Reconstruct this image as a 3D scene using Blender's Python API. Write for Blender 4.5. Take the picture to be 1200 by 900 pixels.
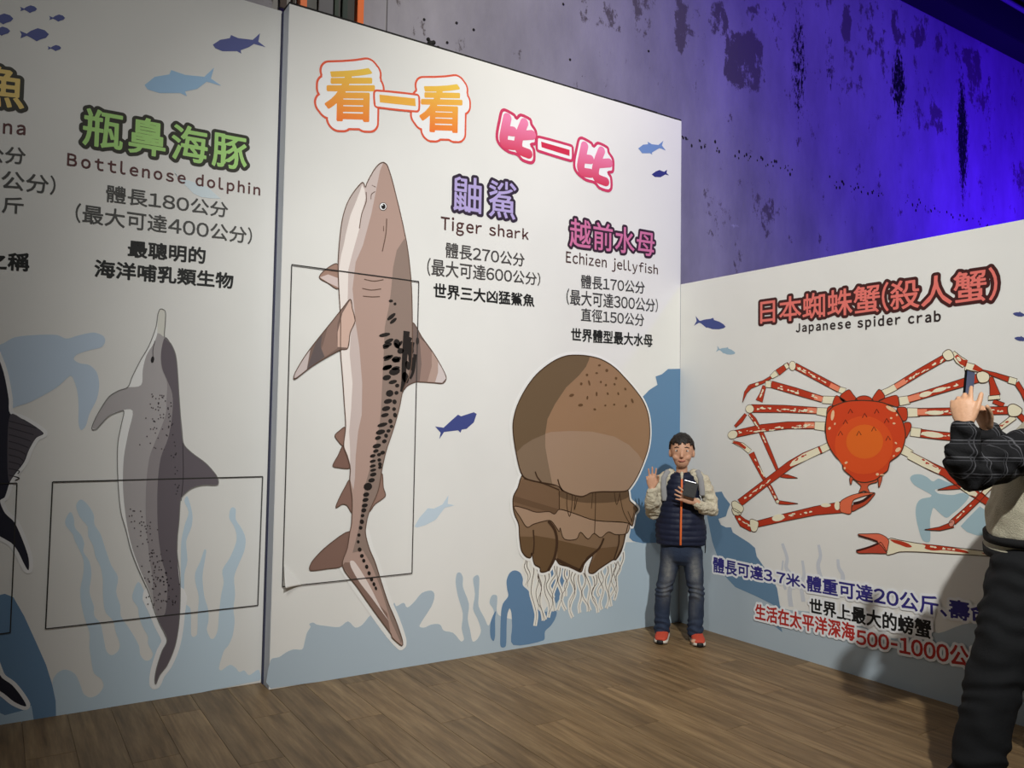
import bpy, bmesh, math, random
import numpy as np
from mathutils import Vector, Matrix, noise
from mathutils.geometry import tessellate_polygon

for o in list(bpy.data.objects): bpy.data.objects.remove(o)
scn = bpy.context.scene
COL = scn.collection
random.seed(5)
PI = math.pi

# ------------------------------------------------------------------ camera
FPX = 937.69
CAM = Vector((-4.1183, -4.1614, 1.3872))
R_ = Vector((0.83978923, -0.54267502, 0.01605833))
U_ = Vector((-0.03956285, -0.03167044, 0.99871506))
F_ = Vector((0.54146914, 0.83934546, 0.04806626))
cam = bpy.data.objects.new('camera', bpy.data.cameras.new('camera'))
COL.objects.link(cam)
cam.data.sensor_width = 36; cam.data.lens = FPX / 1200 * 36
cam.data.clip_end = 100; cam.data.clip_start = .05
m = Matrix.Identity(4)
for i in range(3):
    m[i][0] = R_[i]; m[i][1] = U_[i]; m[i][2] = -F_[i]; m[i][3] = CAM[i]
cam.matrix_world = m
scn.camera = cam

# ------------------------------------------------------------------ world, lights, exposure
w = bpy.data.worlds.new('world'); scn.world = w; w.use_nodes = True
w.node_tree.nodes['Background'].inputs[0].default_value = (.55, .55, .75, 1)
w.node_tree.nodes['Background'].inputs[1].default_value = .05
scn.view_settings.view_transform = 'Standard'; scn.view_settings.look = 'None'
scn.view_settings.gamma = 1; scn.view_settings.use_curve_mapping = False
scn.view_settings.exposure = 0.0

def spot(name, loc, tgt, power, col, angle, blend=.6, rad=.06):
    l = bpy.data.lights.new(name, 'SPOT'); l.energy = power; l.color = col
    l.spot_size = math.radians(angle); l.spot_blend = blend; l.shadow_soft_size = rad
    o = bpy.data.objects.new(name, l); COL.objects.link(o); o.location = loc
    o.rotation_euler = (Vector(tgt) - Vector(loc)).to_track_quat('-Z', 'Y').to_euler()
    return o
WARM = (1, .995, .955)
spot('track_light_key', (-3.3, -4.95, 4.16), (-.6, -.3, 1.35), 1040, WARM, 72, 1.0, .06)
spot('track_light_side', (-5.0, -4.2, 5.0), (-1.7, 0, 1.8), 260, WARM, 56, 1.0, .10)
spot('track_light_left', (-4.6, -3.6, 5.0), (-3.6, .13, 1.8), 130, WARM, 74, 1.0, .12)
spot('blue_wash', (7.6, -1.4, 3.4), (7.4, 1.5, 4.5), 1150, (.062, .006, 1), 150, 1.0, .3)
spot('blue_wash_near', (2.9, -3.0, 5.8), (2.6, 1.5, 4.5), 520, (.22, .13, 1), 118, 1.0, .25)
spot('house_light', (-2.0, -2.8, 6.3), (-.6, 1.5, 4.6), 620, (1, .96, .84), 72, 1.0, .2)

# ------------------------------------------------------------------ helpers
def ray(x, y): return F_ + R_ * ((x - 600) / FPX) - U_ * ((y - 450) / FPX)
def P(x, y, d): return CAM + ray(x, y) * d
def onplane(x, y, ax, v):
    d = ray(x, y); t = (v - CAM[ax]) / d[ax]; return CAM + d * t
def lin(c): return [((v / 255) / 12.92 if v <= 10 else ((v / 255 + .055) / 1.055) ** 2.4) for v in c]

def link(name, me, parent=None, mat=None, label=None, kind=None, category=None, group=None):
    o = bpy.data.objects.new(name, me); COL.objects.link(o)
    if parent is not None: o.parent = parent
    if mat is not None and me is not None: me.materials.append(mat)
    if label: o['label'] = label
    if kind: o['kind'] = kind
    if category: o['category'] = category
    if group: o['group'] = group
    return o

def mat(name, col, rough=.6, metal=0, bump=0, bscale=40, var=0, spec=.4, emit=None):
    m = bpy.data.materials.new(name); m.use_nodes = True; nt = m.node_tree
    b = nt.nodes['Principled BSDF']
    c = lin(col)
    b.inputs['Base Color'].default_value = (*c, 1)
    b.inputs['Roughness'].default_value = rough; b.inputs['Metallic'].default_value = metal
    b.inputs['Specular IOR Level'].default_value = spec
    if bump or var:
        tc = nt.nodes.new('ShaderNodeTexCoord'); nz = nt.nodes.new('ShaderNodeTexNoise')
        nz.inputs['Scale'].default_value = bscale; nz.inputs['Detail'].default_value = 5
        nt.links.new(tc.outputs['Object'], nz.inputs['Vector'])
        if bump:
            bp = nt.nodes.new('ShaderNodeBump'); bp.inputs['Strength'].default_value = bump
            bp.inputs['Distance'].default_value = .01
            nt.links.new(nz.outputs['Fac'], bp.inputs['Height']); nt.links.new(bp.outputs[0], b.inputs['Normal'])
        if var:
            rp = nt.nodes.new('ShaderNodeValToRGB')
            rp.color_ramp.elements[0].position = .3; rp.color_ramp.elements[1].position = .7
            rp.color_ramp.elements[0].color = (*[v * (1 - var) for v in c], 1)
            rp.color_ramp.elements[1].color = (*[min(1, v * (1 + var)) for v in c], 1)
            nt.links.new(nz.outputs['Fac'], rp.inputs[0]); nt.links.new(rp.outputs[0], b.inputs['Base Color'])
    if emit:
        b.inputs['Emission Color'].default_value = (*lin(emit[0]), 1); b.inputs['Emission Strength'].default_value = emit[1]
    return m

def mesh_from(verts, faces):
    me = bpy.data.meshes.new('m'); me.from_pydata([tuple(v) for v in verts], [], faces); me.update(); return me
def box_mesh(x0, x1, y0, y1, z0, z1, bev=0):
    bm = bmesh.new(); bmesh.ops.create_cube(bm, size=1)
    for v in bm.verts:
        v.co = ((x0 + x1) / 2 + v.co.x * (x1 - x0), (y0 + y1) / 2 + v.co.y * (y1 - y0), (z0 + z1) / 2 + v.co.z * (z1 - z0))
    if bev: bmesh.ops.bevel(bm, geom=bm.edges[:], offset=bev, segments=2, affect='EDGES')
    me = bpy.data.meshes.new('m'); bm.to_mesh(me); bm.free(); return me

# ------------------------------------------------------------------ materials of the setting
def print_mat():
    m = bpy.data.materials.new('printed_vinyl'); m.use_nodes = True; nt = m.node_tree
    b = nt.nodes['Principled BSDF']; b.inputs['Roughness'].default_value = .55; b.inputs['Specular IOR Level'].default_value = .25
    at = nt.nodes.new('ShaderNodeAttribute'); at.attribute_name = 'Col'
    nt.links.new(at.outputs['Color'], b.inputs['Base Color']); return m
M_PRINT = print_mat()
M_BOARD = mat('white_board_vinyl', (233, 232, 228), .55, var=.035, bscale=1.3, spec=.25)
# faint scuffs on the board
M_BOARD_EDGE = mat('board_edge', (200, 204, 214), .6)
M_SEAM = mat('dark_seam', (30, 28, 26), .8)

def concrete_mat():
    m = bpy.data.materials.new('stained_concrete'); m.use_nodes = True; nt = m.node_tree; N = nt.nodes; L = nt.links
    b = N['Principled BSDF']; b.inputs['Roughness'].default_value = .9; b.inputs['Specular IOR Level'].default_value = .1
    tc = N.new('ShaderNodeTexCoord')
    def nz(scale, vec=(1, 1, 1), det=6, rough=.6):
        mp = N.new('ShaderNodeMapping'); mp.inputs['Scale'].default_value = vec
        n = N.new('ShaderNodeTexNoise'); n.inputs['Scale'].default_value = scale; n.inputs['Detail'].default_value = det
        n.inputs['Roughness'].default_value = rough
        L.new(tc.outputs['Object'], mp.inputs[0]); L.new(mp.outputs[0], n.inputs['Vector']); return n
    def mth(op, a, bb, clamp=False):
        n = N.new('ShaderNodeMath'); n.operation = op; n.use_clamp = clamp
        for i, v in enumerate((a, bb)):
            if isinstance(v, (int, float)): n.inputs[i].default_value = v
            else: L.new(v, n.inputs[i])
        return n.outputs[0]
    base = N.new('ShaderNodeValToRGB'); base.color_ramp.elements[0].position = .3; base.color_ramp.elements[1].position = .72
    base.color_ramp.elements[0].color = (.25, .245, .25, 1); base.color_ramp.elements[1].color = (.40, .39, .395, 1)
    L.new(nz(1.1, (1.6, 1, .7)).outputs['Fac'], base.inputs[0])
    def layer(prev, attr, ns, gain, thr, colr):
        at = N.new('ShaderNodeAttribute'); at.attribute_name = attr
        s = mth('ADD', at.outputs['Fac'], mth('MULTIPLY', mth('SUBTRACT', ns.outputs['Fac'], .5), gain))
        f = mth('MULTIPLY', mth('SUBTRACT', s, thr), 7, True)
        mx = N.new('ShaderNodeMix'); mx.data_type = 'RGBA'; L.new(f, mx.inputs[0]); L.new(prev, mx.inputs[6])
        mx.inputs[7].default_value = colr; return mx.outputs[2]
    c = layer(base.outputs[0], 'patch', nz(5, (1.3, 1, .8), 9, .72), 3.0, .42, (.135, .12, .115, 1))
    c = layer(c, 'pale', nz(6, (1, 1, 1), 8, .7), 1.8, .6, (.44, .44, .46, 1))
    c = layer(c, 'streak', nz(22, (1.3, 1, .5), 8, .75), 2.4, .55, (.012, .012, .014, 1))
    L.new(c, b.inputs['Base Color'])
    bp = N.new('ShaderNodeBump'); bp.inputs['Strength'].default_value = .35; bp.inputs['Distance'].default_value = .02
    L.new(nz(9, (1, 1, .6), 10).outputs['Fac'], bp.inputs['Height']); L.new(bp.outputs[0], b.inputs['Normal'])
    return m
M_CONC = concrete_mat()

def wood_mat():
    m = bpy.data.materials.new('wood_plank'); m.use_nodes = True; nt = m.node_tree; N = nt.nodes; L = nt.links
    b = N['Principled BSDF']; b.inputs['Roughness'].default_value = .48; b.inputs['Specular IOR Level'].default_value = .35
    tc = N.new('ShaderNodeTexCoord'); oi = N.new('ShaderNodeObjectInfo')
    ad = N.new('ShaderNodeVectorMath'); ad.operation = 'ADD'
    sc = N.new('ShaderNodeVectorMath'); sc.operation = 'SCALE'; sc.inputs['Scale'].default_value = 37
    cb = N.new('ShaderNodeCombineXYZ')
    for i in range(3): L.new(oi.outputs['Random'], cb.inputs[i])
    L.new(cb.outputs[0], sc.inputs[0]); L.new(tc.outputs['Object'], ad.inputs[0]); L.new(sc.outputs[0], ad.inputs[1])
    def nz(scale, vec, det=6):
        mp = N.new('ShaderNodeMapping'); mp.inputs['Scale'].default_value = vec
        n = N.new('ShaderNodeTexNoise'); n.inputs['Scale'].default_value = scale; n.inputs['Detail'].default_value = det
        n.inputs['Roughness'].default_value = .62
        L.new(ad.outputs[0], mp.inputs[0]); L.new(mp.outputs[0], n.inputs['Vector']); return n
    g = nz(4, (6, .6, 1), 8); f = nz(2, (26, .8, 1), 6)
    r1 = N.new('ShaderNodeValToRGB'); e = r1.color_ramp.elements
    e[0].position = .28; e[0].color = (.125, .076, .034, 1); e[1].position = .75; e[1].color = (.33, .225, .115, 1)
    x = e.new(.5); x.color = (.215, .138, .066, 1)
    L.new(g.outputs['Fac'], r1.inputs[0])
    mx = N.new('ShaderNodeMix'); mx.data_type = 'RGBA'; mx.blend_type = 'OVERLAY'; mx.inputs[0].default_value = .55
    r2 = N.new('ShaderNodeValToRGB'); r2.color_ramp.elements[0].position = .35; r2.color_ramp.elements[1].position = .65
    r2.color_ramp.elements[0].color = (.36, .36, .36, 1); r2.color_ramp.elements[1].color = (.64, .64, .64, 1)
    L.new(f.outputs['Fac'], r2.inputs[0]); L.new(r1.outputs[0], mx.inputs[6]); L.new(r2.outputs[0], mx.inputs[7])
    hs = N.new('ShaderNodeHueSaturation'); L.new(mx.outputs[2], hs.inputs['Color'])
    mr = N.new('ShaderNodeMapRange'); mr.inputs[3].default_value = .84; mr.inputs[4].default_value = 1.16
    L.new(oi.outputs['Random'], mr.inputs[0]); L.new(mr.outputs[0], hs.inputs['Value'])
    L.new(hs.outputs[0], b.inputs['Base Color'])
    bp = N.new('ShaderNodeBump'); bp.inputs['Strength'].default_value = .15; bp.inputs['Distance'].default_value = .003
    L.new(f.outputs['Fac'], bp.inputs['Height']); L.new(bp.outputs[0], b.inputs['Normal'])
    return m
M_WOOD = wood_mat()

# ------------------------------------------------------------------ the room shell
LX = -2.8846; DL = .1341; HA = 3.6; HB = 2.4017; HL = 3.6166
floor = link('floor', box_mesh(-9, 9, -8, 3, -.1, -.012), None, mat('subfloor', (92, 70, 48), .7), kind='structure', label='brown wood-look plank floor')
PW, PLn = .18, 1.22
pm = box_mesh(.0006, PW - .0006, .0006, PLn - .0006, -.0118, 0, .0008); pm.materials.append(M_WOOD)
npl = 0
for i in range(-34, 2):
    off = ((i * 7) % 5) / 5 * PLn
    for j in range(-6, 2):
        x = i * PW; y = j * PLn + off - .6
        if y > .1 or y + PLn < -5.2: continue
        if x < -5.6 and y < -3.4: continue
        o = bpy.data.objects.new('plank', pm); COL.objects.link(o); o.parent = floor; o.location = (x, y, 0)
        npl += 1
print('planks', npl)

wall_center = link('wall_center', box_mesh(LX, .0, 0, .10, 0, HA, .002), None, M_BOARD, kind='structure', label='white printed exhibition wall with shark and jellyfish')
wall_center.data.materials.append(M_BOARD_EDGE)
for p in wall_center.data.polygons:
    if p.normal.x < -.9: p.material_index = 1
wall_left = link('wall_left', box_mesh(-7.5, LX, DL, DL + .1, 0, HL, .002), None, M_BOARD, kind='structure', label='recessed white printed wall with dolphin')
wall_right = link('wall_right', box_mesh(0, .10, -5.5, 0, 0, HB, .002), None, M_BOARD, kind='structure', label='lower white printed wall with spider crab')
link('trim_1', box_mesh(LX - .003, LX + .02, .1, DL + .01, 0, HA), None, mat('gap_trim', (46, 50, 84), .7), kind='structure')
# thin cap strips along the wall tops and a shadow gap at the foot
link('edge_cap', box_mesh(LX, 0, .004, .10, HA, HA + .012), wall_center, M_SEAM)
link('dark_slot_strip', box_mesh(-.62, -.22, .02, .10, HA + .010, HA + .024), wall_center, M_SEAM)  # solid dark strip standing in for the dark slot at the wall top
bm = bmesh.new()
for (dx, dz, r) in ((0, .02, .022), (.02, .035, .014), (-.015, .045, .012), (.05, .012, .012), (.09, .008, .009)):
    bmesh.ops.create_icosphere(bm, subdivisions=2, radius=r, matrix=Matrix.Translation((-2.03 + dx, .03, HA + .005 + dz)))
me = bpy.data.meshes.new('m'); bm.to_mesh(me); bm.free()
link('cable_tie_knot', me, wall_center, M_SEAM)

# rear concrete wall: dense grid with stain attributes
RY = 1.5
rx0, rx1, rz0, rz1 = -6.5, 13.0, 0.0, 6.8
nx, nz_ = 490, 170
xs = np.linspace(rx0, rx1, nx); zs = np.linspace(rz0, rz1, nz_)
X, Z = np.meshgrid(xs, zs)
verts = np.stack([X.ravel(), np.full(X.size, RY), Z.ravel()], 1)
idx = np.arange(nx * nz_).reshape(nz_, nx)
faces = np.stack([idx[:-1, :-1].ravel(), idx[:-1, 1:].ravel(), idx[1:, 1:].ravel(), idx[1:, :-1].ravel()], 1)
def rw(x, y): p = onplane(x, y, 1, RY); return p.x, p.z
patch = np.where(Z > 5.3, .20, -.04) - np.where(X < .5, .2, 0); streak = np.where((Z > 5.2) & (X > 1.2), .14, -.12); pale = np.zeros_like(X) - 1
def blob(A, x, y, wx, wy, s=1.0, power=2):
    cx, cz = rw(x, y); ax = abs(rw(x + wx, y)[0] - cx); az = abs(rw(x, y - wy)[1] - cz)
    v = s * np.clip(1.25 - (np.abs((X - cx) / ax) ** power + np.abs((Z - cz) / az) ** power), -1, 1)
    np.maximum(A, v, out=A)
for b_ in [(873, 72, 24, 36, .75, 4), (842, 25, 16, 28, .5, 2), (797, 30, 7, 36, .9, 3), (688, 10, 16, 24, .55, 2), (715, 22, 26, 24, .45, 2),
           (752, 18, 14, 34, .6, 3), (900, 18, 22, 18, .4, 2), (992, 25, 8, 30, .7, 2), (1020, 25, 8, 30, .6, 2), (1050, 30, 6, 26, .6, 2),
           (1075, 38, 10, 24, .6, 2), (1105, 50, 12, 26, .5, 2), (1140, 75, 16, 28, .6, 2), (1090, 140, 26, 26, .45, 2), (1025, 135, 14, 10, .4, 2),
           (1195, 200, 12, 26, .4, 2), (1150, 120, 20, 30, .4, 2), (870, 240, 60, 60, .12, 2), (935, 240, 60, 40, .05, 2), (838, 250, 14, 50, .35, 2), (895, 255, 16, 40, .35, 2), (730, 70, 10, 8, .3, 2),
           (1000, 70, 60, 50, .12, 2), (1080, 120, 60, 70, .10, 2), (900, 60, 70, 70, .12, 2), (1030, 60, 70, 50, .10, 2), (960, 30, 30, 40, .12, 2), (560, 15, 60, 30, -.1, 2)]:
    blob(patch, *b_)
for b_ in [(936, 75, 13, 100, .62, 1.6), (972, 65, 8, 75, .5, 1.6), (1053, 98, 12, 64, .8, 1.4), (1128, 160, 9, 105, .85, 1.4), (1159, 120, 6, 60, .5, 1.4), (1185, 150, 3, 40, .35, 1.4), (970, 62, 14, 6, .3, 2), (990, 30, 4, 30, .2, 2), (926, 30, 3, 60, .1, 2)]:
    blob(streak, *b_)
# horizontal casting joints (rows of small pits) and board lines
for zc in (4.23, 5.70):
    streak = np.maximum(streak, .12 - np.abs(Z - zc) * 9)
for b_ in [(862, 265, 10, 6, .7, 2)]:
    blob(pale, *b_)
me = mesh_from(verts.tolist(), faces.tolist())
for nm, A in (('patch', patch), ('streak', streak), ('pale', pale)):
    a = me.attributes.new(nm, 'FLOAT', 'POINT'); a.data.foreach_set('value', A.ravel().astype(np.float32))
wall_rear = link('wall_rear', me, None, M_CONC, kind='structure', label='tall stained concrete wall lit blue from the right')
md = wall_rear.modifiers.new('s', 'SOLIDIFY'); md.thickness = .2; md.offset = -1
# row of pits and bolt holes
bm = bmesh.new(); rr = random.Random(3)
for k in range(120):
    px = 797 + 360 * rr.random() ** 1.2; zc = 4.23 + rr.gauss(0, .035) + .0
    x = rw(px, 200)[0]
    if noise.noise((x * 1.3, 0, 0)) < -.12: continue
    r = rr.uniform(.007, .020)
    bmesh.ops.create_icosphere(bm, subdivisions=1, radius=r, matrix=Matrix.Translation((x, RY - .002, zc)) @ Matrix.Diagonal((.8, .3, 1.2, 1)))
for (px, py) in ((497, 23), (535, 27), (555, 35), (524, 50), (660, 5), (668, 70), (760, 60), (582, 82)):
    x, z = rw(px, py)
    bmesh.ops.create_icosphere(bm, subdivisions=1, radius=.014, matrix=Matrix.Translation((x, RY - .002, z)) @ Matrix.Diagonal((1, .3, 1, 1)))
me = bpy.data.meshes.new('m'); bm.to_mesh(me); bm.free()
link('pit_holes', me, wall_rear, M_SEAM, kind='stuff')
link('casting_joint', box_mesh(rw(453, 10)[0], rw(453, 10)[0] + .008, RY - .003, RY, 3.5, 6.8), wall_rear, mat('joint_grey', (92, 90, 92), .9))

# ceiling with beams
M_BLACK = mat('black_ceiling_paint', (30, 30, 36), .85)
ceiling = link('ceiling', box_mesh(-7, 13, -8, 1.7, 7.3, 7.45), None, M_BLACK, kind='structure', label='dark ceiling with black beams')
for (y0, y1, z0, z1) in ((1.18, 1.5, 6.78, 7.3), (.62, .80, 6.95, 7.15), (-.4, -.15, 6.9, 7.3)):
    link('beam', box_mesh(-7, 13, y0, y1, z0, z1, .01), ceiling, M_BLACK)
M_PIPE = mat('grey_pipe', (120, 120, 130), .5)
def cyl_mesh(p0, p1, r, n=12):
    p0, p1 = Vector(p0), Vector(p1); d = p1 - p0
    bm = bmesh.new(); bmesh.ops.create_cone(bm, cap_ends=True, segments=n, radius1=r, radius2=r, depth=d.length)
    M = Matrix.Translation((p0 + p1) / 2) @ d.to_track_quat('Z', 'Y').to_matrix().to_4x4()
    bmesh.ops.transform(bm, matrix=M, verts=bm.verts)
    me = bpy.data.meshes.new('m'); bm.to_mesh(me); bm.free(); return me
link('conduit', cyl_mesh((-7, .95, 7.0), (13, .95, 7.0), .03), ceiling, M_PIPE)
for xx in (6.2, 9.0, 11.6):
    link('cross_beam', box_mesh(xx, xx + .22, -8, 1.18, 7.0, 7.3, .01), ceiling, M_BLACK)
# unseen side walls that close the hall loosely (dark)
M_DARK = mat('dark_hall_paint', (58, 56, 60), .9)
link('wall_back', box_mesh(-8, 13, -8.2, -8, 0, 7.3), None, M_DARK, kind='structure')
link('wall_side', box_mesh(-8.1, -7.9, -8, 1.5, 0, 7.3), None, M_DARK, kind='structure')

# window opening with orange frame above the wall top
wx1 = rw(422, 10)[0]; wx0 = rw(348, 2)[0]; wz0 = 4.28; wz1 = 5.3
win = link('window_1', box_mesh(wx0, wx1, RY - .012, RY - .002, wz0, wz1), None, mat('dark_opening', (18, 18, 20), .4), kind='structure', label='dark window opening with orange frame')
M_OR = mat('orange_frame', (235, 110, 25), .5)
for (a, b_, c, d) in ((wx1 - .05, wx1, wz0, wz1), (wx0, wx0 + .05, wz0, wz1), (wx0, wx1, wz1 - .05, wz1), (wx0, wx1, wz0, wz0 + .05)):
    link('window_frame', box_mesh(a, b_, RY - .08, RY, c, d, .004), win, M_OR)
for k, (dx, wd, c) in enumerate(((-.16, .04, (24, 44, 32)), (-.22, .03, (40, 56, 42)), (-.34, .11, (96, 96, 96)), (-.47, .03, (40, 32, 26)), (-.53, .02, (50, 42, 34)), (-.62, .05, (60, 42, 30)))):
    link('stored_board', box_mesh(wx1 + dx, wx1 + dx + wd, RY - .06 + .004 * k, RY - .03, wz0 + .05, wz1 - .1, .003), win, mat('clutter%d' % k, c, .6))

# ------------------------------------------------------------------ prints: flat artwork laid on the walls
WHITE = {'C': (208, 205, 196), 'L': (178, 174, 168), 'R': (200, 200, 193)}
AX = {'C': (1, 0.0, (0, -1, 0)), 'L': (1, DL, (0, -1, 0)), 'R': (0, 0.0, (-1, 0, 0))}
GLY = {}
def glyph(ch):
    if ch in GLY: return GLY[ch]
    c2 = chr(ord(ch) - 0x21 + 0xFF01) if 0x21 <= ord(ch) <= 0x7e else ch
    cu = bpy.data.curves.new('t', 'FONT'); cu.body = c2; cu.resolution_u = 3
    o = bpy.data.objects.new('t', cu); COL.objects.link(o); bpy.context.view_layer.update()
    me = bpy.data.meshes.new_from_object(o.evaluated_get(bpy.context.evaluated_depsgraph_get()))
    bpy.data.objects.remove(o); bpy.data.curves.remove(cu)
    bm = bmesh.new(); bm.from_mesh(me); bmesh.ops.remove_doubles(bm, verts=bm.verts, dist=1e-5); bm.verts.index_update()
    V = [(v.co.x, v.co.y) for v in bm.verts]
    E_ = [(e.verts[0].index, e.verts[1].index) for e in bm.edges if len(e.link_faces) == 1]
    T = []
    for f in bm.faces:
        vv = [v.index for v in f.verts]; T += [(vv[0], vv[i], vv[i + 1]) for i in range(1, len(vv) - 1)]
    bm.free(); bpy.data.meshes.remove(me)
    GLY[ch] = (V, E_, T); return GLY[ch]
class Print:
    def __init__(s, wall, ox=0, oy=0, sc=1.0):
        s.w = wall; s.ox, s.oy, s.sc = ox, oy, sc; s.v = []; s.f = []; s.c = []
        s.ax, s.pv, s.n = AX[wall]; s.n = Vector(s.n)
    def frame(s, ox, oy, sc): s.ox, s.oy, s.sc = ox, oy, sc; return s
    def col(s, c):
        W = lin(WHITE[s.w]); q = [min(.9, a / b * .80) for a, b in zip(lin(c), W)]; g = .3 * q[0] + .59 * q[1] + .11 * q[2]; k = .14 if q[2] > q[0] else 0; return [v * (1 - k) + g * k for v in q]
    def uv(s, x, y):
        p = onplane(s.ox + x / s.sc, s.oy + y / s.sc, s.ax, s.pv)
        return Vector((p.x if s.ax == 1 else -p.y, p.z))
    def pos(s, q, layer):
        off = .0008 + layer * .0004
        b = Vector((q[0], s.pv, q[1])) if s.ax == 1 else Vector((s.pv, -q[0], q[1]))
        return b + s.n * off
    def addpoly(s, q, layer, c, c2=None):
        tris = tessellate_polygon([[Vector((a[0], a[1], 0)) for a in q]])
        b0 = len(s.v); s.v += [s.pos(a, layer) for a in q]
        s.emit(b0, q, tris, c, c2)
    def emit(s, b0, q, tris, c, c2):
        L = s.col(c)
        for t in tris:
            s.f.append([b0 + i for i in t])
            if c2 is None: s.c.append([L] * 3)
            else:
                L2 = s.col(c2[0]); z0, z1 = c2[1], c2[2]
                cc = []
                for i in t:
                    k = min(1, max(0, (q[i][1] - z0) / (z1 - z0))); cc.append([a + (b - a) * k for a, b in zip(L, L2)])
                s.c.append(cc)
    def smooth(s, pts, closed=True, n=4):
        out = []; m_ = len(pts); rng = range(m_ if closed else m_ - 1)
        for i in rng:
            g = (lambda j: pts[j % m_]) if closed else (lambda j: pts[max(0, min(m_ - 1, j))])
            p0, p1, p2, p3 = [Vector(g(i + k)) for k in (-1, 0, 1, 2)]
            l = (p2 - p1).length
            t1 = (p2 - p0) * .5; t2 = (p3 - p1) * .5
            if t1.length > l: t1 *= l / t1.length
            if t2.length > l: t2 *= l / t2.length
            for k in range(n):
                t = k / n
                out.append((2*t**3-3*t**2+1)*p1 + (t**3-2*t**2+t)*t1 + (-2*t**3+3*t**2)*p2 + (t**3-t**2)*t2)
        if not closed: out.append(Vector(pts[-1]))
        return out
    def shape(s, pts, layer, c, sm=True, line=None, lw=.004, ll=None, n=4, white=0, wl=None):
        q = [s.uv(*p) for p in pts]
        if sm: q = s.smooth(q, True, n)
        if white: s.margin(q + [q[0]], (layer - 1) if wl is None else wl, white)
        s.addpoly(q, layer, c)
        if line: s.strip(q + [q[0]], layer + 1 if ll is None else ll, line, lw)
        return q
    def margin(s, q, layer, r, c=(216, 212, 200)):
        s.contour(s.field([(tuple(a), tuple(b)) for a, b in zip(q, q[1:])], [], r, .004), r, layer, c)
    def strip(s, q, layer, c, w0, w1=None):
        n = len(q)
        if w1 is None: w1 = w0
        closed = (Vector(q[0]) - Vector(q[-1])).length < 1e-6
        A = []; B = []
        for i in range(n):
            a = Vector(q[i - 1]) if i > 0 else (Vector(q[-2]) if closed else Vector(q[0]))
            b = Vector(q[i + 1]) if i < n - 1 else (Vector(q[1]) if closed else Vector(q[-1]))
            p = Vector(q[i]); d = (b - a)
            if d.length < 1e-9: d = Vector((1, 0))
            d.normalize(); nn = Vector((-d.y, d.x)); w_ = (w0 + (w1 - w0) * i / max(1, n - 1)) / 2
            A.append(p + nn * w_); B.append(p - nn * w_)
        b0 = len(s.v); s.v += [s.pos(a, layer) for a in A] + [s.pos(b, layer) for b in B]
        L = s.col(c)
        for i in range(n - 1):
            s.f.append([b0 + i, b0 + i + 1, b0 + n + i + 1, b0 + n + i]); s.c.append([L] * 4)
    def path(s, pts, layer, c, w0, w1=None, sm=True):
        q = [s.uv(*p) for p in pts]
        if sm and len(q) > 2: q = s.smooth(q, False, 4)
        s.strip(q, layer, c, w0, w1)
    def ell(s, x, y, rx, ry, layer, c, ang=0, n=12, line=None, lw=.003):
        pts = []
        for k in range(n):
            a = 2 * PI * k / n; u, v_ = rx * math.cos(a), ry * math.sin(a)
            pts.append((x + u * math.cos(ang) - v_ * math.sin(ang), y + u * math.sin(ang) + v_ * math.cos(ang)))
        s.shape(pts, layer, c, False, line, lw)
    def seg(s, pts, layer, c, line=(60, 40, 25), lw=.0035, sm=True):
        """tapered limb: pts = (x, y, width) in picture units"""
        A = []; B = []; n = len(pts)
        for i, (x, y, w_) in enumerate(pts):
            a = pts[max(0, i - 1)]; b = pts[min(n - 1, i + 1)]
            d = Vector((b[0] - a[0], b[1] - a[1])); d.normalize(); nn = Vector((-d.y, d.x)) * w_ / 2
            A.append((x + nn.x, y + nn.y)); B.append((x - nn.x, y - nn.y))
        s.shape(A + B[::-1], layer, c, False, line, lw)
    def field(s, segs, tris, rmax, h):
        """signed distance grid of a set of line segments and triangles, in wall metres"""
        A = np.array(segs, float).reshape(-1, 2, 2)
        lo = A.min((0, 1)) - rmax - 2.5 * h; hi = A.max((0, 1)) + rmax + 2.5 * h
        nx = int((hi[0] - lo[0]) / h) + 2; ny = int((hi[1] - lo[1]) / h) + 2
        D = np.full((ny, nx), rmax + 3 * h); ins = np.zeros((ny, nx), bool)
        gx = lo[0] + np.arange(nx) * h; gy = lo[1] + np.arange(ny) * h
        R = rmax + 2 * h
        def win(p):
            i0 = max(0, int((p[:, 0].min() - lo[0]) / h)); i1 = min(nx, int((p[:, 0].max() - lo[0]) / h) + 2)
            j0 = max(0, int((p[:, 1].min() - lo[1]) / h)); j1 = min(ny, int((p[:, 1].max() - lo[1]) / h) + 2)
            return i0, i1, j0, j1
        for g in A:
            i0, i1, j0, j1 = win(np.array([g.min(0) - R, g.max(0) + R]))
            d = g[1] - g[0]; L2 = max(1e-12, d @ d)
            X_ = gx[i0:i1][None, :] - g[0, 0]; Y_ = gy[j0:j1][:, None] - g[0, 1]
            t = np.clip((X_ * d[0] + Y_ * d[1]) / L2, 0, 1)
            q = np.hypot(X_ - t * d[0], Y_ - t * d[1])
            np.minimum(D[j0:j1, i0:i1], q, out=D[j0:j1, i0:i1])
        for t in tris:
            p = np.array(t, float); i0, i1, j0, j1 = win(p)
            X_ = gx[i0:i1][None, :]; Y_ = gy[j0:j1][:, None]
            e = [(p[(k + 1) % 3, 0] - p[k, 0]) * (Y_ - p[k, 1]) - (p[(k + 1) % 3, 1] - p[k, 1]) * (X_ - p[k, 0]) for k in range(3)]
            ins[j0:j1, i0:i1] |= ((e[0] >= 0) & (e[1] >= 0) & (e[2] >= 0)) | ((e[0] <= 0) & (e[1] <= 0) & (e[2] <= 0))
        D[ins] *= -1
        return gx, gy, D
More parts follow.
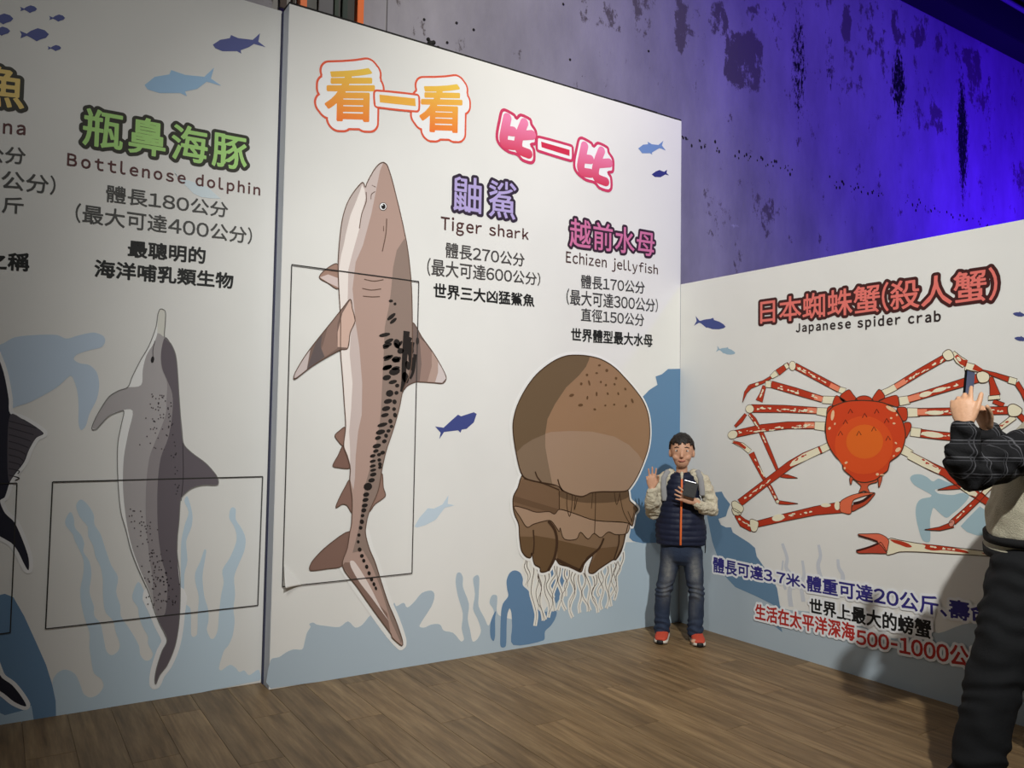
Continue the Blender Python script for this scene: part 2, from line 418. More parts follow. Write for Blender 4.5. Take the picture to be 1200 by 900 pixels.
    def contour(s, fld, r, layer, c, grad=None):
        """fill the region within r of the field's shape (marching squares)"""
        gx, gy, D = fld; G = D - r; h = gx[1] - gx[0]
        I = G < 0; ny, nx = G.shape
        code = I[:-1, :-1] * 1 + I[:-1, 1:] * 2 + I[1:, 1:] * 4 + I[1:, :-1] * 8
        polys = []
        J, K_ = np.nonzero(code == 15)
        if len(J):
            brk = np.nonzero((np.diff(J) != 0) | (np.diff(K_) != 1))[0]
            st = np.concatenate([[0], brk + 1]); en = np.concatenate([brk, [len(J) - 1]])
            x0 = gx[K_[st]]; x1 = gx[K_[en]] + h; y0 = gy[J[st]]; y1 = y0 + h
            polys.append(np.stack([np.stack([x0, y0], 1), np.stack([x1, y0], 1), np.stack([x1, y1], 1), np.stack([x0, y1], 1)], 1))
        CN = [(0, 0), (1, 0), (1, 1), (0, 1)]
        for k in range(1, 15):
            J, K_ = np.nonzero(code == k)
            if not len(J): continue
            val = [G[J + cy, K_ + cx] for cx, cy in CN]
            crn = [np.stack([gx[K_] + cx * h, gy[J] + cy * h], 1) for cx, cy in CN]
            pts = []
            for q in range(4):
                n_ = (q + 1) % 4
                if k >> q & 1: pts.append(crn[q])
                if (k >> q & 1) != (k >> n_ & 1):
                    t = (val[q] / (val[q] - val[n_]))[:, None]; pts.append(crn[q] + (crn[n_] - crn[q]) * t)
            polys.append(np.stack(pts, 1))
        L = np.array(s.col(c))
        if grad: L2 = np.array(s.col(grad[0]))
        for P_ in polys:
            m_, k, _ = P_.shape; b0 = len(s.v); F2 = P_.reshape(-1, 2)
            s.v += [s.pos(a, layer) for a in F2.tolist()]
            s.f += (np.arange(m_ * k).reshape(m_, k) + b0).tolist()
            if grad:
                t = np.clip((P_[:, :, 1] - grad[1]) / (grad[2] - grad[1]), 0, 1)[:, :, None]
                s.c += (L + (L2 - L) * t).tolist()
            else:
                q = L.tolist(); s.c += [[q] * k] * m_
    def text(s, body, xl, yt, yb, xr, yt2, yb2, layers, base=4, spacing=1.0, res=3, shear=0, grad=None, h=None, asc=.82):
        """ink box: left end x, top y, bottom y; right end x, top y, bottom y (picture px).  layers: list of (radius, colour), outermost first"""
        V = []; E_ = []; T = []; penx = 0
        for ch in body:
            if ch == '-': penx += .10; gv = [(0, .30), (.34, .30), (.34, .38), (0, .38)]; b0 = len(V); V += [(v[0] + penx, v[1]) for v in gv]; E_ += [(b0, b0 + 1), (b0 + 1, b0 + 2), (b0 + 2, b0 + 3), (b0 + 3, b0)]; T += [(b0, b0 + 1, b0 + 2), (b0, b0 + 2, b0 + 3)]; penx += .46; continue
            if ch == ' ': penx += .30 * spacing; continue
            gv, ge, gt = glyph(ch)
            narrow = ord(ch) < 128
            x0 = min(v[0] for v in gv); x1 = max(v[0] for v in gv)
            if narrow:
                kx = asc if ch.isalpha() or ch in '()' else 1.12; sh = penx - x0 * kx + .04; adv = (x1 - x0) * kx + .085 + (spacing - 1) * .6
            else: kx = 1; sh = penx; adv = (.42 if ch == '、' else 1.0) * 1.0 + (spacing - 1)
            b0 = len(V); V += [(v[0] * kx + sh, v[1]) for v in gv]
            E_ += [(a + b0, b + b0) for a, b in ge]; T += [(a + b0, b + b0, c + b0) for a, b, c in gt]
            penx += adv
        x0 = min(v[0] for v in V); x1 = max(v[0] for v in V); y0 = min(v[1] for v in V); y1 = max(v[1] for v in V)
        a, b, c_, d = s.uv(xl, yt), s.uv(xl, yb), s.uv(xr, yt2), s.uv(xr, yb2)
        u0 = (a.x + b.x) / 2; u1 = (c_.x + d.x) / 2; rin = layers[-1][0]
        Q = []
        for v in V:
            k = (v[0] - x0) / (x1 - x0); g = (v[1] - y0) / (y1 - y0)
            lo = b.y + (d.y - b.y) * k + rin; hi = a.y + (c_.y - a.y) * k - rin
            Q.append((u0 + rin + (u1 - u0 - 2 * rin) * k, lo + (hi - lo) * g))
        zmin = min(q[1] for q in Q); zmax = max(q[1] for q in Q)
        h = h or (.0026 if layers[0][0] > .015 else .0021)
        fld = s.field([(Q[i], Q[j]) for i, j in E_], [(Q[i], Q[j], Q[k]) for i, j, k in T], max(l[0] for l in layers), h)
        for i, (r, c) in enumerate(layers):
            s.contour(fld, r, base + i, c, (grad, zmin, zmax) if grad and i == len(layers) - 1 else None)
    def fish(s, x, y, w_, layer, c, ang=0, flip=1, h=.42):
        T = [(-.5, 0), (-.42, .16), (-.28, .3), (-.1, .36), (-.06, .52), (.02, .40), (.2, .26), (.32, .1), (.36, .1), (.5, .42), (.44, .02), (.5, -.38), (.36, -.08), (.3, -.08), (.18, -.24), (.1, -.36), (.06, -.32), (-.1, -.38), (-.3, -.3), (-.44, -.16)]
        pts = []
        for (a, b) in T:
            a2 = a * w_ * flip; b2 = -b * w_ * h
            pts.append((x + a2 * math.cos(ang) - b2 * math.sin(ang), y + a2 * math.sin(ang) + b2 * math.cos(ang)))
        s.shape(pts, layer, c, False)
    def build(s, name, parent, label=None):
        me = mesh_from(s.v, s.f)
        a = me.color_attributes.new('Col', 'FLOAT_COLOR', 'CORNER')
        flat = []
        for cs in s.c:
            for c in cs: flat += [*c, 1.0]
        a.data.foreach_set('color', flat)
        # make the normals face out of the wall
        bm = bmesh.new(); bm.from_mesh(me)
        fl = [f for f in bm.faces if f.normal.dot(s.n) < 0]
        bmesh.ops.reverse_faces(bm, faces=fl); bm.to_mesh(me); bm.free()
        return link(name, me, parent, M_PRINT, label)

NAVY = (62, 70, 118); PALE = (166, 180, 186); MIDB = (88, 124, 150); LBL = (130, 158, 176)
K = 3.529

# ================================================================== LEFT WALL ART
a = Print('L')
a.frame(0, 0, K).shape([(880,185),(910,165),(950,158),(955,145),(985,158),(1045,165),(1075,138),(1068,172),(1098,195),(1050,182),(1030,195),(995,208),(998,222),(980,212),(920,212),(890,200)], 1, (72, 76, 120), False)
a.build('fish_silhouette', wall_left, 'navy blue printed fish silhouette at the top right')
a = Print('L', 0, 0, K)
a.shape([(598,352),(640,318),(700,308),(708,290),(765,310),(845,318),(885,280),(872,325),(915,355),(855,338),(815,368),(765,378),(773,398),(745,385),(660,385),(610,370)], 1, (124, 154, 176), False)
a.build('fish_silhouette', wall_left, 'light blue printed fish silhouette above the green title')
def small(x, y, w_, c=(62, 68, 116)):
    a = Print('L', 0, 0, K)
    a.shape([(x + w_ * .5, y), (x + w_ * .36, y - w_ * .14), (x + w_ * .12, y - w_ * .21), (x - w_ * .12, y - w_ * .12), (x - w_ * .26, y - w_ * .02), (x - w_ * .5, y - w_ * .12), (x - w_ * .44, y + w_ * .01), (x - w_ * .48, y + w_ * .14), (x - w_ * .26, y + w_ * .05), (x - w_ * .1, y + w_ * .13), (x + w_ * .08, y + w_ * .24), (x + w_ * .2, y + w_ * .18), (x + w_ * .4, y + w_ * .12)], 1, c, False)
    a.build('small_fish_silhouette', wall_left)
for t in ((118, 37, 70), (236, 74, 66), (5, 77, 100), (142, 142, 120), (225, 198, 56), (0, 128, 84)): small(*t)
a = Print('L', 0, 0, K)
a.shape([(715,690),(722,715),(745,735),(790,750),(860,775),(912,822),(870,820),(830,815),(800,800),(770,770),(735,735)], 1, (170, 178, 188), False)
a.build('fish_silhouette', wall_left, 'very pale blue fish silhouette behind the lettering')

DKT = (44, 42, 34)
a = Print('L', 0, 0, K)
a.text('瓶鼻海豚', 343, 440, 600, 1022, 565, 710, [(.020, DKT), (.0032, (138, 172, 98))], spacing=1.08)
a.build('title_lettering', wall_left, 'green Chinese title lettering with black outline')
a = Print('L', 0, 0, K); a.text('Bottlenose dolphin', 277, 628, 700, 1076, 762, 822, [(.0015, (72, 42, 40))], spacing=1.25)
a.build('lettering', wall_left, 'small brown English name lettering')
GR = (62, 60, 56); BK = (28, 28, 26)
for body, box, c in (('體長180公分', (438, 762, 835, 943, 838, 902), GR), ):
    a = Print('L', 0, 0, K); a.text(body, *box, [(.0012, c)]); a.build('lettering', wall_left)
a = Print('L', 0, 200, K); a.text('(最大可達400公分)', 312, 132, 214, 1042, 236, 306, [(.0012, GR)]); a.build('lettering', wall_left)
a = Print('L', 0, 200, K); a.text('最聰明的', 528, 285, 357, 850, 318, 388, [(.0024, BK)]); a.build('lettering', wall_left)
a = Print('L', 0, 200, K); a.text('海洋哺乳類生物', 390, 365, 440, 965, 424, 490, [(.0024, BK)]); a.build('lettering', wall_left)
# lettering of the tuna section, cut by the left edge of the picture
a = Print('L', 0, 0, K); a.text('魚', -75, 262, 440, 103, 290, 455, [(.020, DKT), (.0032, (196, 160, 92))]); a.build('title_lettering', wall_left, 'ochre Chinese title character at the left edge')
a = Print('L', 0, 0, K); a.text('Tuna', -112, 482, 545, 106, 505, 560, [(.0015, (72, 42, 40))], spacing=1.25); a.build('lettering', wall_left)
a = Print('L', 0, 0, K); a.text('公分', -72, 598, 668, 106, 612, 682, [(.0012, GR)]); a.build('lettering', wall_left)
a = Print('L', 0, 0, K); a.text('公分)', -70 + 75, 700, 782, 230, 728, 808, [(.0012, GR)]); a.build('lettering', wall_left)
a = Print('L', 0, 0, K); a.text('斤', 8, 812, 880, 98, 818, 888, [(.0012, GR)]); a.build('lettering', wall_left)
a = Print('L', 0, 200, K); a.text('之稱', -60, 335, 405, 122, 340, 418, [(.0024, BK)]); a.build('lettering', wall_left)

# turtle
a = Print('L', 0, 360, K)
a.shape([(-60,150),(0,155),(60,125),(150,115),(235,115),(275,130),(320,118),(385,105),(425,118),(435,140),(420,165),(370,178),(320,195),(305,215),(330,232),(370,240),(400,270),(410,320),(400,380),(370,440),(355,490),(335,508),(325,480),(325,400),(318,340),(300,290),(288,285),(230,335),(130,390),(65,412),(10,430),(-70,300)], 1, (150, 162, 172))
a.build('turtle_silhouette', wall_left, 'grey-blue printed sea turtle silhouette on the dolphin wall')
# coral band with seaweed
a = Print('L', 0, 600, K)
a.shape([(232,850),(230,790),(218,725),(220,690),(245,660),(275,652),(310,670),(330,710),(345,750),(365,765),(385,765),(410,750),(428,720),(418,690),(390,668),(380,630),(370,560),(370,500),(350,440),(335,370),(332,320),(345,250),(345,200),(330,160),(310,120),(300,90),(275,60),(270,35),(290,0),(305,25),(310,65),(335,95),(348,130),(345,165),(370,205),(378,260),(370,330),(388,390),(390,430),(415,460),(428,520),(440,575),(462,592),(488,575),(495,545),(478,495),(468,450),(440,420),(430,390),(425,330),(425,280),(415,225),(395,185),(385,140),(365,100),(362,60),(330,20),(315,-27),(335,-52),(365,-27),(388,13),(390,50),(415,90),(435,150),(460,220),(488,270),(480,330),(497,385),(500,430),(530,475),(555,515),(575,555),(580,590),(600,614),(622,610),(632,585),(612,545),(612,515),(590,475),(575,430),(570,395),(550,365),(548,340),(572,288),(600,335),(625,395),(650,440),(690,520),(720,480),(745,330),(748,200),(750,120),(765,50),(780,0),(762,-45),(775,-65),(795,5),(792,60),(770,120),(775,200),(762,260),(765,375),(788,400),(790,505),(800,517),(815,505),(818,420),(822,350),(808,290),(808,250),(830,200),(845,155),(853,160),(845,210),(837,270),(845,350),(860,400),(862,450),(855,485),(870,522),(885,522),(900,490),(905,430),(910,380),(915,340),(925,290),(920,240),(950,190),(975,130),(978,95),(968,60),(948,25),(952,-10),(962,-20),(975,-10),(975,30),(1000,70),(1015,110),(1010,160),(985,220),(968,270),(972,340),(965,400),(970,450),(962,510),(945,550),(925,575),(905,645),(915,655),(950,632),(975,645),(990,662),(1010,655),(1030,675),(1060,655),(1072,655),(1072,697)], 1, (152, 166, 172), n=3)
a.build('seaweed_band', wall_left, 'pale blue printed coral and seaweed band')
a = Print('L', 0, 600, K)
a.shape([(-330,930),(-330,520),(-150,400),(-40,352),(20,338),(55,352),(100,430),(150,540),(190,630),(215,710),(230,780),(232,850)], 2, (80, 108, 132), False)
a.build('rock_silhouette', wall_left, 'dark blue printed rock silhouette at the left')
a = Print('L', 0, 600, K)
a.shape([(-200,925),(-180,830),(-60,800),(20,840),(95,820),(130,800),(140,865)], 3, (138, 156, 166), False)
a.build('coral_silhouette', wall_left)
# tuna
a = Print('L', 0, 360, K)
a.shape([(0,225),(20,290),(36,380),(42,440),(100,465),(180,520),(150,540),(120,590),(100,640),(62,690),(40,725),(20,785),(0,800),(20,850),(60,890),(95,967),(118,1037),(118,1087),(100,1062),(70,1002),(35,967),(-60,940),(-90,1200),(0,1520),(50,1562),(90,1612),(108,1650),(60,1632),(0,1587),(-200,1500),(-330,1590),(-200,1300),(-260,900),(-300,500),(-250,150),(-140,20),(-60,100)], 5, (30, 29, 38), True, None, white=.016)
a.shape([(42,445),(100,468),(176,520),(148,540),(118,590),(96,640),(58,690),(36,720),(30,600)], 6, (66, 60, 64), True)
for k in range(9):
    y = 470 + k * 28; a.path([(36, y), (80, y + 12), (150 - k * 11, y + 30 - k)], 7, (44, 40, 44), .004)
a.build('tuna_figure', wall_left, 'black printed tuna with ribbed fin cut by the picture edge')
# dolphin
a = Print('L', 0, 360, K)
body = [(670,8),(683,18),(683,60),(680,125),(705,150),(725,195),(733,260),(742,400),(757,560),(790,600),(850,645),(890,690),(902,715),(897,735),(840,735),(790,750),(755,780),(745,800),(740,880),(732,960),(732,1020),(742,1100),(745,1170),(742,1270),(735,1340),(720,1410),(690,1480),(660,1520),(643,1558),(640,1530),(650,1480),(670,1420),(690,1375),(660,1310),(640,1260),(615,1180),(570,1080),(540,1000),(520,920),(500,850),(490,760),(485,650),(487,560),(500,490),(512,430),(490,432),(450,450),(420,480),(395,505),(380,503),(385,480),(410,430),(450,370),(490,345),(528,330),(545,290),(580,220),(615,160),(645,80),(652,30),(660,10)]
a.shape(body, 5, (190, 186, 176), line=(100, 96, 90), lw=.004, ll=12)
tail = [(742,1180),(742,1270),(735,1340),(720,1410),(690,1480),(660,1520),(643,1558),(640,1530),(650,1480),(670,1420),(690,1375),(660,1310),(640,1260),(615,1180)]
q = a.smooth([a.uv(*t) for t in tail], True, 3); a.margin(q + [q[0]], 4, .025)
g1 = [(658,40),(650,110),(635,150),(605,200),(590,260),(583,322),(528,332),(490,347),(450,372),(412,432),(387,482),(384,500),(395,502),(420,478),(450,448),(490,430),(548,428),(530,520),(512,620),(508,720),(512,800),(525,900),(545,990),(575,1075),(618,1178),(643,1260),(663,1310),(692,1372),(735,1340),(742,1170),(732,1020),(745,800),(757,560),(742,400),(733,260),(725,195),(705,150),(680,125),(683,60),(678,20)]
a.shape(g1, 6, (136, 129, 125))
a.shape([(655,30),(660,14),(670,9),(682,20),(682,60),(679,120),(660,110),(650,105)], 7, (170, 165, 152))
a.shape([(680,125),(665,190),(668,250),(690,310),(688,380),(685,440),(665,500),(640,560),(618,620),(605,720),(602,850),(608,950),(620,1050),(632,1130),(632,1185),(640,1250),(663,1310),(692,1372),(735,1340),(742,1170),(732,1020),(745,800),(757,560),(742,400),(733,260),(725,195),(705,150)], 8, (116, 108, 106))
a.shape([(682,125),(666,185),(670,250),(690,300),(712,360),(712,440),(695,540),(665,620),(652,720),(650,850),(655,950),(670,1050),(690,1120),(690,1200),(680,1270),(650,1280),(663,1310),(692,1372),(670,1420),(650,1480),(641,1530),(643,1556),(660,1520),(690,1480),(720,1410),(735,1340),(743,1270),(744,1170),(733,1020),(745,800),(757,780),(790,750),(840,735),(897,734),(900,715),(890,690),(850,645),(790,600),(757,560),(742,400),(733,260),(725,195),(705,150)], 9, (82, 74, 76))
a.path([(755, 560), (757, 700), (748, 800)], 10, (50, 44, 46), .004)
a.ell(630, 217, 7, 14, 10, (24, 20, 20), .15)
a.path([(640, 140), (632, 175), (632, 205)], 10, (80, 74, 72), .004)
rr = random.Random(11)
for _ in range(46):
    y = rr.uniform(350, 590); x = rr.gauss(655, 22) - (y - 400) * .1
    a.ell(x, y, 3, 3, 11, (70, 62, 62), n=6)
for _ in range(30):
    t = rr.random(); y = 380 + t * 400; a.ell(705 + 40 * t + rr.gauss(0, 10) - 8, y, 3.2, 3.2, 11, (48, 42, 44), n=6)
for _ in range(90):
    t = rr.random(); y = 830 + t * 420; a.ell(575 + 100 * t + rr.gauss(0, 24), y, 3.2, 3.2, 11, (66, 58, 58), n=6)
for _ in range(40):
    t = rr.random(); y = 1000 + t * 240; a.ell(660 + 40 * t + rr.gauss(0, 22), y, 3.4, 3.4, 11, (40, 34, 36), n=6)
a.build('dolphin_figure', wall_left, 'grey printed bottlenose dolphin with head up')
# cut lines of the removable boards
a = Print('L', 0, 360, K)
a.path([(217,722),(1085,700)], 14, (40,38,34), .0055, sm=False); a.path([(1085,700),(1065,1232)], 14, (60,58,54), .006, sm=False)
a.path([(1065,1232),(188,1329)], 14, (40,38,34), .005, sm=False); a.path([(188,1329),(217,722)], 14, (40,38,34), .0055, sm=False)
a.build('panel_joint', wall_left, 'black cut line round the dolphin board')
a = Print('L', 0, 360, K)
a.path([(-300,735),(70,727)], 14, (40,38,34), .0055, sm=False); a.path([(70,727),(42,1344)], 14, (40,38,34), .005, sm=False); a.path([(42,1344),(-250,1385)], 14, (40,38,34), .005, sm=False)
a.build('panel_joint', wall_left, 'black cut line round the tuna board')

# ================================================================== CENTRE WALL ART
OR_R = (206, 84, 56)
a = Print('C', 310, 0, K)
def wht(r): return (r, (226, 222, 210))
a.text('看', 249, 283, 500, 455, 283, 508, [(.067, OR_R), wht(.055), (.0075, (226, 110, 44))], grad=(236, 182, 70))
a.text('看', 640, 345, 545, 817, 350, 553, [(.067, OR_R), wht(.055), (.0075, (226, 110, 44))], base=4, grad=(236, 182, 70))
a.shape([(474,392),(622,408),(624,440),(476,424)], 8, (232, 160, 60), False)
q0 = [(463,375),(628,392),(638,402),(638,452),(628,462),(466,445),(455,436),(452,384)]
a.shape(q0, 6, (226, 222, 210), True); q = a.smooth([a.uv(*t) for t in q0], True, 3); a.strip(q + [q[0]], 7, OR_R, .012)
a.build('headline_lettering', wall_center, 'orange Chinese headline with red outline')
a = Print('C', 560, 120, 4.444)
PK = (186, 54, 84)
def bi(dx, dy, k):
    T = lambda pts: [(x + dx, y + dy) for x, y in pts]
    out = T([(100,150),(112,90),(122,48),(140,40),(188,66),(200,84),(222,66),(272,90),(278,115),(300,150),(302,190),(298,215),(275,220),(290,245),(292,300),(275,315),(230,300),(205,272),(160,258),(120,228),(100,195)])
    a.shape(out, 4, (226, 220, 216), True); q = a.smooth([a.uv(*t) for t in out], True, 3); a.strip(q + [q[0]], 5, PK, .020)
    red = (190, 40, 62)
    zt = a.uv(150 + dx, 80 + dy).y; zb = a.uv(150 + dx, 280 + dy).y
    segs = []
    for pts, w_ in (([(152,82),(140,140),(132,190),(142,216),(182,224)], 0), ([(140,148),(182,152)], 0), ([(240,108),(220,160),(208,215),(217,248),(262,268)], 0), ([(216,174),(280,170)], 0)):
        q = a.smooth([a.uv(*p) for p in T(pts)], False, 5); segs += [(tuple(q[i]), tuple(q[i + 1])) for i in range(len(q) - 1)]
    a.contour(a.field(segs, [], .031, .0026), .031, 7, red, ((216, 120, 150), zb, zt))
bi(0, 0, 0); bi(402, 146, 1)
a.shape([(328,205),(476,248),(476,280),(330,234)], 7, (190, 44, 66), False)
q0 = [(318,180),(480,224),(492,235),(492,296),(480,304),(316,254),(306,244),(306,188)]
a.shape(q0, 5, (226, 220, 216), True); q = a.smooth([a.uv(*t) for t in q0], True, 3); a.strip(q + [q[0]], 6, PK, .018)
a.build('headline_lettering', wall_center, 'crimson Chinese headline with red outline')

def line(wall, par, fr, body, box, c, r, label=None, name='lettering', **kw):
    a = Print(wall, *fr); a.text(body, *box, [(r, c)] if not isinstance(r, list) else r, **kw); return a.build(name, par, label)
F48 = (480, 190, K)
line('C', wall_center, F48, '鼬鯊', (181, 55, 200, 440, 86, 242), None, [(.020, (48, 36, 50)), (.0022, (164, 146, 190))], 'lilac Chinese title lettering with dark outline', 'title_lettering', spacing=1.15)
line('C', wall_center, F48, 'Tiger shark', (128, 220, 297, 492, 277, 335), (70, 40, 36), .0015, 'brown English name lettering beside the shark', spacing=1.12)
line('C', wall_center, F48, '體長270公分', (148, 330, 395, 475, 378, 434), (66, 62, 58), .0012)
line('C', wall_center, F48, '(最大可達600公分)', (72, 394, 470, 540, 458, 512), (66, 62, 58), .0012)
line('C', wall_center, F48, '世界三大凶猛鯊魚', (98, 498, 562, 516, 548, 600), (26, 26, 24), .0022)
line('C', wall_center, F48, '越前水母', (661, 228, 350, 1012, 290, 392), None, [(.019, (52, 34, 44)), (.0022, (188, 104, 136))], 'pink Chinese title lettering with dark outline', 'title_lettering', spacing=1.05)
line('C', wall_center, F48, 'Echizen jellyfish', (646, 364, 430, 1026, 425, 476), (66, 44, 40), .001, 'English name lettering above the jellyfish', spacing=1.08)
line('C', wall_center, F48, '體長170公分', (708, 464, 522, 972, 494, 546), (58, 56, 54), .0012)
line('C', wall_center, F48, '(最大可達300公分)', (648, 522, 590, 1026, 566, 622), (58, 56, 54), .0012)
line('C', wall_center, F48, '直徑150公分', (708, 602, 658, 970, 628, 680), (58, 56, 54), .0012)
line('C', wall_center, F48, '世界體型最大水母', (667, 684, 740, 1004, 712, 766), (26, 26, 24), .0022)
for pts, c, fr, lb in (
    ([(705,352),(740,357),(775,325),(800,303),(812,310),(865,293),(877,300),(865,335),(835,362),(815,365),(810,378),(800,368),(765,372),(742,375),(722,405),(728,378)], (56, 66, 122), (310, 400, K), 'navy printed fish silhouette between shark and jellyfish'),
    ([(620,765),(640,730),(675,690),(700,692),(735,675),(760,637),(757,672),(785,678),(745,688),(710,735),(700,742),(665,760),(630,770)], (178, 192, 196), (310, 400, K), 'pale blue printed fish silhouette below the navy one'),
    ([(835,240),(860,220),(885,218),(885,205),(905,218),(940,222),(965,200),(958,225),(978,250),(945,238),(905,262),(908,272),(895,265),(855,265)], (96, 128, 172), (560, 120, 4.444), 'blue printed fish silhouette near the top right corner'),
    ([(905,375),(925,360),(945,352),(970,362),(985,350),(982,368),(995,380),(975,376),(950,390),(920,388)], (44, 48, 110), (560, 120, 4.444), 'small navy fish silhouette near the top right corner')):
    a = Print('C', *fr); a.shape(pts, 1, c, False); a.build('fish_silhouette', wall_center, lb)

# sea floor band
a = Print('C', 310, 600, K)
a.shape([(25,612),(60,600),(90,580),(120,568),(155,568),(165,540),(175,500),(190,475),(185,463),(200,457),(215,465),(260,472),(310,475),(345,452),(375,478),(405,465),(440,425),(460,450),(490,470),(520,420),(535,375),(545,390),(575,375),(590,395),(620,370),(650,335),(690,325),(703,345),(690,390),(640,470),(660,478),(690,465),(725,465),(740,490),(780,500),(812,535),(825,525),(815,480),(820,420),(800,350),(790,290),(795,255),(808,250),(820,270),(820,310),(845,380),(840,440),(850,490),(860,535),(880,525),(895,490),(880,440),(862,400),(870,340),(862,275),(880,260),(888,275),(885,350),(885,390),(910,440),(925,470),(940,440),(948,420),(945,400),(930,375),(940,345),(960,345),(962,370),(960,410),(975,430),(1200,470),(1300,330),(1480,255),(1722,255),(1722,457),(1200,543),(25,729)], 1, (160, 174, 178), n=3)
a.build('seaweed_band', wall_center, 'pale blue printed coral and seaweed along the foot')
a = Print('C', 580, 560, 4.615)
a.shape([(700,348),(1010,345),(1010,775),(240,905),(240,760),(330,620),(380,440),(690,400)], 2, (160, 176, 180), False)
a.build('sea_silhouette', wall_center, 'pale blue printed water below the jellyfish')
a = Print('C', 580, 560, 4.615)
a.shape([(65,600),(62,555),(78,515),(105,500),(135,512),(150,545),(150,580),(180,610),(200,650),(240,720),(330,720),(325,760),(300,800),(270,830),(262,878),(98,903),(92,800),(88,730),(78,705),(66,740),(62,800),(58,908),(30,912),(28,850),(32,730),(42,680),(70,640)], 4, (88, 122, 150), True)
a.shape([(285,510),(340,470),(400,500),(392,560),(350,650),(330,680),(300,620)], 4, (88, 122, 150), False)
a.shape([(5,720),(0,760),(0,850),(-8,882),(-25,860),(-26,790),(-12,745)], 4, (88, 122, 150), True)
a.build('diver_silhouette', wall_center, 'blue printed diver silhouette under the jellyfish')
a = Print('C', 580, 400, 4.615)
a.shape([(1016,148),(935,150),(902,178),(868,190),(878,235),(835,262),(788,310),(760,400),(740,700),(715,810),(760,905),(755,960),(735,1010),(725,1060),(745,1080),(800,1092),(1016,1085)], 3, (84, 122, 150), False)
a.build('rock_silhouette', wall_center, 'deep blue printed rock silhouette by the corner')

# jellyfish
BR = (60, 40, 24)
a = Print('C', 580, 560, 4.615)
rr = random.Random(4)
ends = [(162,425,172,580),(178,430,182,590),(195,440,215,800),(212,460,250,770),(228,480,262,768),(240,500,240,700),(262,505,292,755),(285,500,300,735),(318,460,300,650),(335,470,310,720),(352,480,350,715),(378,490,368,715),(400,490,372,640),(420,500,415,755),(440,505,405,700),(455,505,462,730),(470,500,492,722),(490,470,515,718),(520,510,545,728),(540,510,530,690),(565,490,580,712),(585,480,560,640),(605,465,605,705),(625,450,618,695),(640,445,640,662),(660,440,635,640),(675,410,655,560),(690,395,640,650)]
paths = []
for (x0, y0, x1, y1) in ends:
    n = 6; ph = rr.uniform(0, 6.3); am = rr.uniform(8, 16)
    pts = [(x0 + (x1 - x0) * t / n + am * math.sin(ph + t * 1.5) * (0 if t == 0 else 1), y0 + (y1 - y0) * t / n) for t in range(n + 1)]
    paths.append(pts); a.path(pts, 5 + len(paths) * .1, (214, 208, 192), .032, .028)
for k, pts in enumerate(paths): a.path(pts, 8 + k * .05, (74, 58, 48), .006, .0020)
low = [(155,-20),(120,55),(97,100),(95,155),(104,200),(125,250),(130,320),(140,390),(165,425),(190,430),(196,405),(210,465),(240,485),(245,508),(285,500),(312,460),(325,438),(345,465),(400,480),(440,500),(465,505),(482,460),(525,420),(506,480),(505,510),(530,515),(562,490),(635,442),(652,440),(682,390),(705,300),(720,245),(740,258),(755,190),(770,170),(750,145),(725,120),(712,60),(600,-20)]
a.shape(low, 10, (118, 92, 66), True, None, white=.020, wl=9.6)
a.shape([(155,5),(345,65),(345,168),(320,193),(290,180),(220,185),(160,165),(100,155),(98,110),(120,55)], 11, (108, 82, 58), True)
a.shape([(97,95),(345,170),(345,200),(97,130)], 12, (94, 70, 48), False)
fr_ = [(100,155),(160,165),(220,185),(290,182),(320,195),(345,170),(420,190),(540,230),(720,245),(712,298),(650,306),(610,292),(570,322),(532,300),(500,330),(460,293),(438,330),(372,330),(350,270),(345,290),(325,262),(300,232),(270,232),(205,250),(170,266),(135,215)]
a.shape(fr_, 13, (150, 122, 96), True, BR, .006)
a.shape([(345,70),(410,90),(540,95),(712,70),(725,120),(750,145),(765,170),(720,245),(540,232),(420,190),(345,168)], 14, (124, 96, 68), False)
a.shape([(345,70),(712,72),(716,105),(640,130),(500,135),(400,120),(345,100)], 15, (92, 70, 48), True)
q = a.smooth([a.uv(*t) for t in low], True, 4); a.strip(q + [q[0]], 16, BR, .008)
a.shape([(130,316),(205,318),(200,400),(192,430),(165,425),(140,390)], 11, (96, 72, 46), False)
a.shape([(208,310),(325,330),(325,420),(300,470),(285,500),(245,508),(240,485),(212,460),(200,400)], 12, (94, 70, 44), False)
a.shape([(335,335),(400,350),(560,385),(480,440),(460,500),(400,475),(335,440)], 12, (94, 70, 44), False)
a.shape([(560,380),(660,370),(640,440),(530,512),(508,505),(510,480)], 12, (100, 74, 48), False)
for pts, w_ in (([(204,280),(208,350),(204,410)], .01), ([(285,232),(320,280),(332,350),(318,430),(285,500)], .02), ([(585,325),(560,380),(500,430),(470,470),(455,500)], .016), ([(668,305),(665,360),(640,440)], .012), ([(700,300),(690,360),(650,440)], .01),
                ([(330,440),(400,475),(455,500)], .02), ([(345,68),(345,168)], .006), ([(540,75),(540,150),(535,300)], .006), ([(387,85),(385,150),(400,208),(412,150),(415,90)], .006), ([(432,100),(425,175),(442,110)], .006), ([(525,80),(518,165)], .005), ([(642,80),(655,145),(672,80)], .006), ([(672,90),(690,180),(730,255)], .006), ([(715,180),(738,235)], .006), ([(750,180),(735,240)], .006), ([(155,2),(260,30),(345,65)], .008)):
    a.path(pts, 17, BR, w_)
a.frame(580, 400, 4.615)
bell = [(430,75),(500,80),(570,98),(640,140),(700,200),(760,270),(800,330),(825,400),(833,490),(825,570),(800,650),(765,730),(730,785),(705,808),(640,812),(570,812),(515,818),(490,830),(465,838),(420,830),(370,810),(330,780),(280,768),(210,755),(155,735),(130,690),(108,590),(95,500),(95,430),(115,350),(160,260),(220,180),(300,115),(370,82)]
